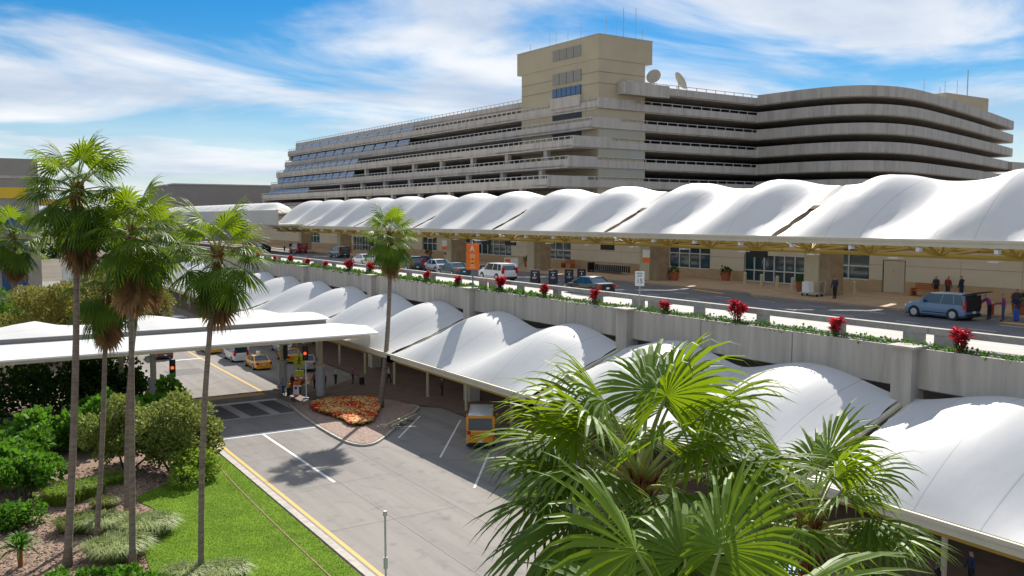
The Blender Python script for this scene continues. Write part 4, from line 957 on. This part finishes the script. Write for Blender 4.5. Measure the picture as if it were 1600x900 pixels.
signal('pedestrian signal with an orange hand by the olive shrub', 16.0, 78.6, .13, 3.1, -15, 'orange', (1, .13, .01))
signal('small dark signal on a thin post at the small island', 27.0, 82.6, .15, 3.0, 150, 'dark', (.02, .02, .02))
dg = thing('crossing_sign', 'lime yellow diamond pedestrian crossing sign on a post', 'sign', (28.4, 82.6, .15), R(-25))
MB().tube([(0, .05, 0), (0, .05, 3.4)], .05, 6).build('post', M_steel, dg)
MB().box(-.5, .5, -.02, .02, -.5, .5, 0, Matrix.Translation((0, 0, 2.7)) @ Matrix.Rotation(R(45), 4, 'Y')).build('diamond_plate', M_sigyel, dg)
MB().box(-.42, .42, -.02, .02, 1.2, 1.75).build('arrow_plate', M_sigyel, dg)
pd = MB(); pd.tube([(0, -.03, 3.02), (0, -.025, 3.02)], .09, 8); pd.tube([(0, -.03, 2.9), (-.02, -.03, 2.6)], .06, 5); pd.tube([(-.02, -.03, 2.6), (-.2, -.03, 2.3)], .04, 5); pd.tube([(-.02, -.03, 2.6), (.15, -.03, 2.3)], .04, 5); pd.tube([(-.2, -.03, 2.7), (0, -.03, 2.85), (.2, -.03, 2.68)], .03, 5)
pd.build('walker_symbol', M_dark, dg)
kd = thing('keep_sign', 'small orange and white barrier sign at the crossing kerb', 'sign', (26.9, 79.3, .15), R(-30))
MB().box(-.25, .25, -.03, .03, .1, 1.15).build('plate', M_white, kd); MB().box(-.26, .26, -.04, .04, 1.0, 1.3).build('orange_top', M_orange, kd); MB().box(-.26, .26, -.04, .04, 0, .12).build('orange_foot', M_orange, kd); MB().tube([(0, -.045, .75), (0, -.03, .75)], .14, 10).build('red_disc', M_tail, kd)
for (x, y) in [(26.6, 80.6), (29.9, 84.0)]:
    bb = thing('yellow_bollard', 'yellow steel bollard beside the pedestrian crossing', 'bollard', (x, y, .15), group='yellow bollards'); MB().tube([(0, 0, 0), (0, 0, 1.05), (0, 0, 1.12)], [.09, .09, .03], 10).build('post', mat('bollard_yellow', (.75, .5, .02), .5), bb)
for (x, y) in [(63.3, 58.9), (62.2, 55.9), (61.6, 53.6), (61.0, 51.4), (62.4, 48.6), (61.8, 45.9), (62.5, 116), (62.2, 112), (62.5, 108), (62.4, 156), (62.4, 159)]:
    bb = thing('entrance_bollard', 'cream round bollard before a terminal entrance', 'bollard', (x, y, 10.35), group='bollards before the terminal doors'); MB().tube([(0, 0, 0), (0, 0, 1.0), (0, 0, 1.08)], [.15, .15, .08], 12).build('post', M_colcream, bb); MB().tube([(0, 0, 0), (0, 0, .08)], .2, 12).build('foot', M_steel, bb)
def bench(label, x, y, rz, m=M_wood):
    b = thing('bench', label, 'bench', (x, y, 10.35), R(rz))
    for k in range(4): MB().box(-1.0, 1.0, -.25 + k * .14, -.14 + k * .14, .42, .46).build('seat_slat', m, b)
    for k in range(4): MB().box(-1.0, 1.0, .30 + k * .02, .34 + k * .02, .52 + k * .13, .63 + k * .13).build('back_slat', m, b)
    for s in (-.95, .95): MB().box(s - .06, s + .06, -.3, .38, 0, .62).build('arm_frame', m, b)
bench('orange brown wooden bench against the cream wall', 64.6, 41.6, -90); bench('dark red wooden bench below a terminal window', 64.6, 88.9, -90); bench('wooden bench far along near the palm crown', 64.6, 138.5, -90)
for i, (x, y, lab) in enumerate([(64.6, 62.6, 'terracotta planter tub by the cart rack'), (60.6, 65.6, 'terracotta planter tub beside a brown column'), (60.2, 49.8, 'terracotta planter tub at the entrance column'), (61.5, 93.0, 'terracotta planter tub by the check in desk'), (62, 121, 'terracotta planter tub near the far entrance'), (57.8, 30.6, 'terracotta planter tub near the seated traveller')]):
    t = thing('planter_tub', lab, 'planter', (x, y, 10.35)); MB().tube([(0, 0, 0), (0, 0, .75), (0, 0, .82)], [.38, .5, .54], 14).build('tub', M_terra, t)
    b = MB(); leafcloud(b, 120, .45, .45, .35, .22, (0, 0, .95), rn=random.Random(i)); b.build('foliage', M_deep, t)
for i, (x, y, lab) in enumerate([(59.2, 89.2, 'cream litter bin with a black lid by the stone column'), (60.5, 112.6, 'cream litter bin by the far glass entrance')]):
    t = thing('litter_bin', lab, 'bin', (x, y, 10.35)); MB().tube([(0, 0, 0), (0, 0, .95)], [.32, .34], 14).build('drum', M_colcream, t); MB().tube([(0, 0, .95), (0, 0, 1.15)], [.36, .28], 14).build('lid', M_dark, t)
ct = thing('cart_rack', 'long row of nested grey luggage carts by the wall', 'luggage carts', (62.2, 77.6, 10.35), R(90))
for k in range(15):
    q = k * .36 - 2.6; b = MB(); b.box(q, q + .9, -.3, .3, .12, .2); b.tube([(q, -.3, .15), (q - .08, -.3, 1.0), (q - .08, .3, 1.0), (q, .3, .15)], .03, 5); b.build('cart', M_steel, ct)
MB().box(-2.9, 3.4, -.4, -.34, .2, .9).build('rack_rail', M_dark, ct); MB().box(3.3, 3.5, -.4, .5, 0, 1.1).build('rack_post', M_dark, ct)
lc = thing('luggage_trolley', 'flat silver luggage trolley with a white box by the column', 'trolley', (57.6, 46.6, 10.35), R(90))
MB().box(-.9, .9, -.4, .4, .2, .28).build('bed', M_rim, lc); MB().tube([(-.9, -.35, .25), (-1.0, -.35, 1.2), (-1.0, .35, 1.2), (-.9, .35, .25)], .03, 6).build('handle', M_rim, lc); MB().box(.1, .75, -.3, .3, .285, 1.1).build('white_box', M_white, lc)
for sx in (-.7, .7):
    for sy in (-.3, .3): MB().tube([(sx, sy - .03, .1), (sx, sy + .03, .1)], .1, 10).build('wheel', M_tyre, lc)
kd2 = thing('checkin_desk', 'white kerbside check in desk with a small orange poster', 'desk', (60.6, 95.2, 10.35), R(-60)); MB().box(-1.0, 1.0, -.35, .35, 0, 1.1).build('counter', M_white, kd2); MB().box(-.85, -.1, -.37, -.352, .3, .95).build('poster', M_orange, kd2); MB().box(-1.05, 1.05, -.4, .4, 1.1, 1.16).build('top', M_steel, kd2)
for i, (x, y, w) in enumerate([(60.5, 76.0, 2.2), (60.5, 101.5, 2.2), (60.5, 55.0, 2.4), (60.5, 123.5, 2.4), (60.5, 95.5, 2.4)]):
    h = thing('hanging_sign', 'dark blank hanging sign under the upper canopy', 'sign', (x, y, 13.3), R(90), 'dark hanging signs'); MB().box(-w / 2, w / 2, -.08, .08, -.28, .28).build('board', M_black, h)
    for s in (-1, 1): MB().tube([(s * w * .4, 0, .28), (s * w * .4, 0, .95)], .025, 5).build('hanger', M_steel, h)
for i, (x, y) in enumerate([(57.5, 66.2), (57.5, 107.5)]):
    h = thing('kerb_sign', 'small white and orange hanging sign beside a column', 'sign', (x, y, 12.4), R(-60), 'white and orange kerb signs'); MB().box(-.35, .35, -.04, .04, 0, 1.0).build('plate', M_white, h); MB().box(-.36, .36, -.05, .05, -.25, .25).build('orange_panel', M_orange, h); MB().tube([(0, 0, 1.0), (0, 0, 1.75)], .03, 5).build('hanger', M_steel, h)
pc = thing('camera_pole', 'thin steel pole with a small camera at the kerb', 'pole', (16.0, 35.6, .1)); MB().tube([(0, 0, 0), (0, 0, 3.3)], .05, 8).build('pole', M_steel, pc); MB().tube([(0, 0, 3.3), (0, 0, 3.5)], [.1, .09], 10).build('camera_head', M_rim, pc); MB().tube([(0, 0, .9), (0, 0, 1.4)], .1, 8).build('junction_box', M_steel, pc)
yp = thing('marker_post', 'slim yellow marker post before the dark hedge', 'post', (3.0, 70.0, 0)); MB().tube([(0, 0, 0), (0, 0, 2.2)], .06, 6).build('post', mat('bollard_yellow', (.75, .5, .02), .5), yp)
bp = thing('bumper_rail', 'yellow looped wheel stop rail on the island kerb', 'rail', (30.4, 64.2, .15), R(38))
for s in (-.25, .25): MB().tube([(-2.2, s, .28), (2.2, s, .28)], .09, 8).build('rail', M_colcream, bp)
for q in (-1.5, 0, 1.5): MB().box(q - .12, q + .12, -.35, .35, 0, .24).build('foot', M_kerb, bp)

# ---------------------------------------------------------------- people
def pmat(i, shirt, pants, hip, neck, hair=(.03, .02, .015), skin=(.42, .24, .16)):
    m = bpy.data.materials.new('clothing_%d' % i); m.use_nodes = True; n, l = m.node_tree.nodes, m.node_tree.links; p = n['Principled BSDF']; p.inputs['Roughness'].default_value = .8
    t = n.new('ShaderNodeTexCoord'); s = n.new('ShaderNodeSeparateXYZ'); l.new(t.outputs['Object'], s.inputs[0])
    rp = n.new('ShaderNodeValToRGB'); rp.color_ramp.interpolation = 'CONSTANT'; el = rp.color_ramp.elements
    mm = n.new('ShaderNodeMath'); mm.operation = 'DIVIDE'; mm.inputs[1].default_value = 2.0; l.new(s.outputs['Z'], mm.inputs[0]); l.new(mm.outputs[0], rp.inputs[0])
    el[0].position = 0; el[0].color = (.03, .025, .02, 1); el[1].position = .04; el[1].color = (*pants, 1)
    for pos, c in ((hip / 2, shirt), (neck / 2, skin), ((neck + .20) / 2, hair)): e = el.new(pos); e.color = (*c, 1)
    l.new(rp.outputs[0], p.inputs['Base Color']); return m
NP = [0]
def person(label, x, y, z, rz, shirt, pants, pose='stand', h=1.74, group=None, hair=(.03, .02, .015)):
    i = NP[0]; NP[0] += 1; k = h / 1.74; r = random.Random(i)
    sit = pose == 'sit'; bend = .45 if pose == 'bend' else 0; walk = .22 if pose == 'walk' else .03
    hz = .50 if sit else .95; Zc = hz + .42; fx = bend * .5
    V = {'pel': (0, 0, hz, .15), 'waist': (fx * .2, 0, hz + .17, .135), 'chest': (fx * .7, 0, Zc - .03 - bend * .08, .165), 'neck': (fx + .02, 0, Zc + .12 - bend * .15, .058), 'head': (fx + .05, 0, Zc + .25 - bend * .2, .098), 'crown': (fx + .05, 0, Zc + .33 - bend * .22, .085)}
    E = [('pel', 'waist'), ('waist', 'chest'), ('chest', 'neck'), ('neck', 'head'), ('head', 'crown')]
    for s, n in ((1, 'L'), (-1, 'R')):
        w = walk * s
        if sit: leg = [('hip', .05, .1 * s, hz, .1), ('kn', .45, .11 * s, hz, .075), ('an', .45, .11 * s, .09, .05), ('toe', .62, .12 * s, .05, .045)]
        else: leg = [('hip', 0, .1 * s, hz - .1, .105), ('kn', w * .7 + .02, .1 * s, .50, .075), ('an', w - .03 * (pose == 'walk'), .1 * s, .09, .05), ('toe', w + .15, .12 * s, .045, .045)]
        arm = [('sh', fx * .85, .19 * s, Zc + .0 - bend * .12, .075), ('el', fx + (.05 if bend == 0 else .25) - w * .4, .25 * s, Zc - .27, .05), ('wr', fx + (.14 if pose != 'reach' else .4) + (.3 if bend else 0) - w, .23 * s, Zc - .48 + (.2 if pose == 'reach' or sit else 0), .036), ('ha', fx + (.18 if pose != 'reach' else .5) + (.34 if bend else 0) - w, .22 * s, Zc - .57 + (.2 if pose == 'reach' or sit else 0), .042)]
        prev = 'pel'
        for (nm, *q) in leg: V[nm + n] = tuple(q); E.append((prev, nm + n)); prev = nm + n
        prev = 'chest'
        for (nm, *q) in arm: V[nm + n] = tuple(q); E.append((prev, nm + n)); prev = nm + n
    keys = list(V); me = bpy.data.meshes.new('body'); me.from_pydata([Vector(V[q][:3]) * k for q in keys], [(keys.index(a), keys.index(b)) for a, b in E], [])
    root = thing('person', label, 'person', (x, y, z), R(rz), group); o = link('body', me, root)
    sk = o.modifiers.new('skin', 'SKIN')
    for j, q in enumerate(keys): me.skin_vertices[0].data[j].radius = (V[q][3] * k,) * 2
    me.skin_vertices[0].data[0].use_root = True
    o.modifiers.new('sub', 'SUBSURF').levels = 1; o.modifiers['sub'].render_levels = 1
    me.materials.append(pmat(i, shirt, pants, (hz + .02) * k, (Zc + .09 - bend * .2) * k, hair)); return root
def suitcase(label, x, y, z, rz, col):
    s = thing('suitcase', label, 'suitcase', (x, y, z), R(rz)); m = mat('case_%d' % len(MATS), col, .5)
    MB().box(-.22, .22, -.14, .14, .05, .68).build('shell', m, s); MB().tube([(-.12, .1, .68), (-.12, .1, .98), (.12, .1, .98), (.12, .1, .68)], .015, 5).build('handle', M_steel, s)
    for sx in (-.17, .17): MB().tube([(sx, -.12, .035), (sx, .12, .035)], .035, 8).build('wheel', M_tyre, s)
W_ = 10.35; NAVY = (.02, .03, .08); JEAN = (.04, .07, .16); BL = (.015, .015, .02)
person('attendant in a dark vest over white sleeves standing by the column', 57.0, 44.0, W_, 180, (.03, .035, .06), BL)
person('traveller in dark clothes leaning by the wooden bench', 64.9, 41.4 - .6, W_, 190, (.03, .02, .03), BL, h=1.66)
person('traveller in a dark red top standing at the cream wall', 65.0, 39.9, W_, 0, (.20, .02, .03), (.03, .04, .04), h=1.7)
person('traveller in navy with a backpack at the cream wall', 65.0, 38.8, W_, 90, (.02, .03, .07), NAVY, h=1.8)
person('traveller in a purple top loading bags behind the boxy car', 54.1, 29.6, U, 120, (.22, .03, .16), JEAN, 'reach')
person('traveller in dark clothes beside a blue suitcase', 56.9, 30.3, W_, 200, (.05, .03, .05), NAVY)
person('traveller in a plum coat bending into the raised tailgate', 54.2, 30.5, U, 100, (.25, .04, .2), BL, 'bend')
person('traveller seated beside dark luggage near the wall', 61.2, 31.0, W_, 160, (.08, .03, .10), BL, 'sit')
MB().box(-.35, .35, -.35, .3, 0, .42).build('seat', M_terra, thing('stool', 'low terracotta block seat beneath the seated traveller', 'seat', (61.2, 31.0, W_), R(160)))
suitcase('bright blue suitcase behind the boxy car', 55.2, 29.4, U, 30, (.01, .07, .4)); suitcase('large navy suitcase near the seated traveller', 59.6, 31.6, W_, 10, (.01, .02, .08)); suitcase('red suitcase at the kerb behind the boxy car', 56.3, 31.6, W_, 40, (.4, .03, .02))
for i, (x, y, c, lab) in enumerate([(53.6, 163.0, (.6, .6, .62), 'far traveller in white among the kerb crowd'), (54.4, 162.0, BL, 'far traveller in black among the kerb crowd'), (55.2, 163.4, (.05, .08, .2), 'far traveller in blue among the kerb crowd'), (55.6, 160.4, (.55, .55, .6), 'far traveller in pale shirt at the crowd edge'), (54.9, 161.0, (.02, .03, .07), 'far traveller in navy in the crowd'), (57, 165, (.1, .04, .04), 'far traveller in maroon by the wall')]):
    person(lab, x, y, W_ if x > 56.2 else U, r.uniform(0, 360), c, BL)
person('person on a dark motorbike stop beside the palm crown', 51.2, 100.0, U, 60, (.03, .03, .1), BL)
person('traveller in pale blue pulling a case at the crossing', 25.9, 79.9, .155, 200, (.25, .32, .42), JEAN, 'walk'); person('traveller in black with red bag at the crossing', 27.3, 81.4, .155, 200, (.05, .015, .02), NAVY)
suitcase('black suitcase at the pedestrian crossing', 26.5, 79.9, .155, 20, (.012, .012, .015)); suitcase('black trolley case beside the crossing sign', 27.6, 80.4, .155, 60, (.02, .02, .022))
person('traveller in magenta waiting beside the grey pier', 29.5, 81.6, .155, 180, (.35, .03, .25), BL); person('traveller in purple beside the magenta one', 30.2, 80.8, .155, 220, (.22, .03, .2), NAVY, h=1.6)
person('traveller in white behind the grey pier', 32.2, 83.0, .155, 200, (.5, .5, .5), BL); person('traveller in pink carrying luggage under the canopy', 33.6, 82.0, .155, 170, (.4, .06, .2), NAVY)
suitcase('dark suitcase beside the pink traveller', 34.3, 81.5, .155, 0, (.02, .02, .03))
person('traveller in a white top walking under the lower canopy', 36.8, 80.6, .155, 160, (.5, .45, .45), BL, 'walk'); person('traveller in dark clothes under the lower canopy', 38.2, 72.0, .155, 160, (.04, .04, .07), BL)
person('traveller in navy carrying a bag under the near lower canopy', 37.8, 21.6, .155, 150, NAVY, BL); suitcase('black suitcase under the near lower canopy', 37.0, 22.6, .155, 10, (.01, .01, .012))
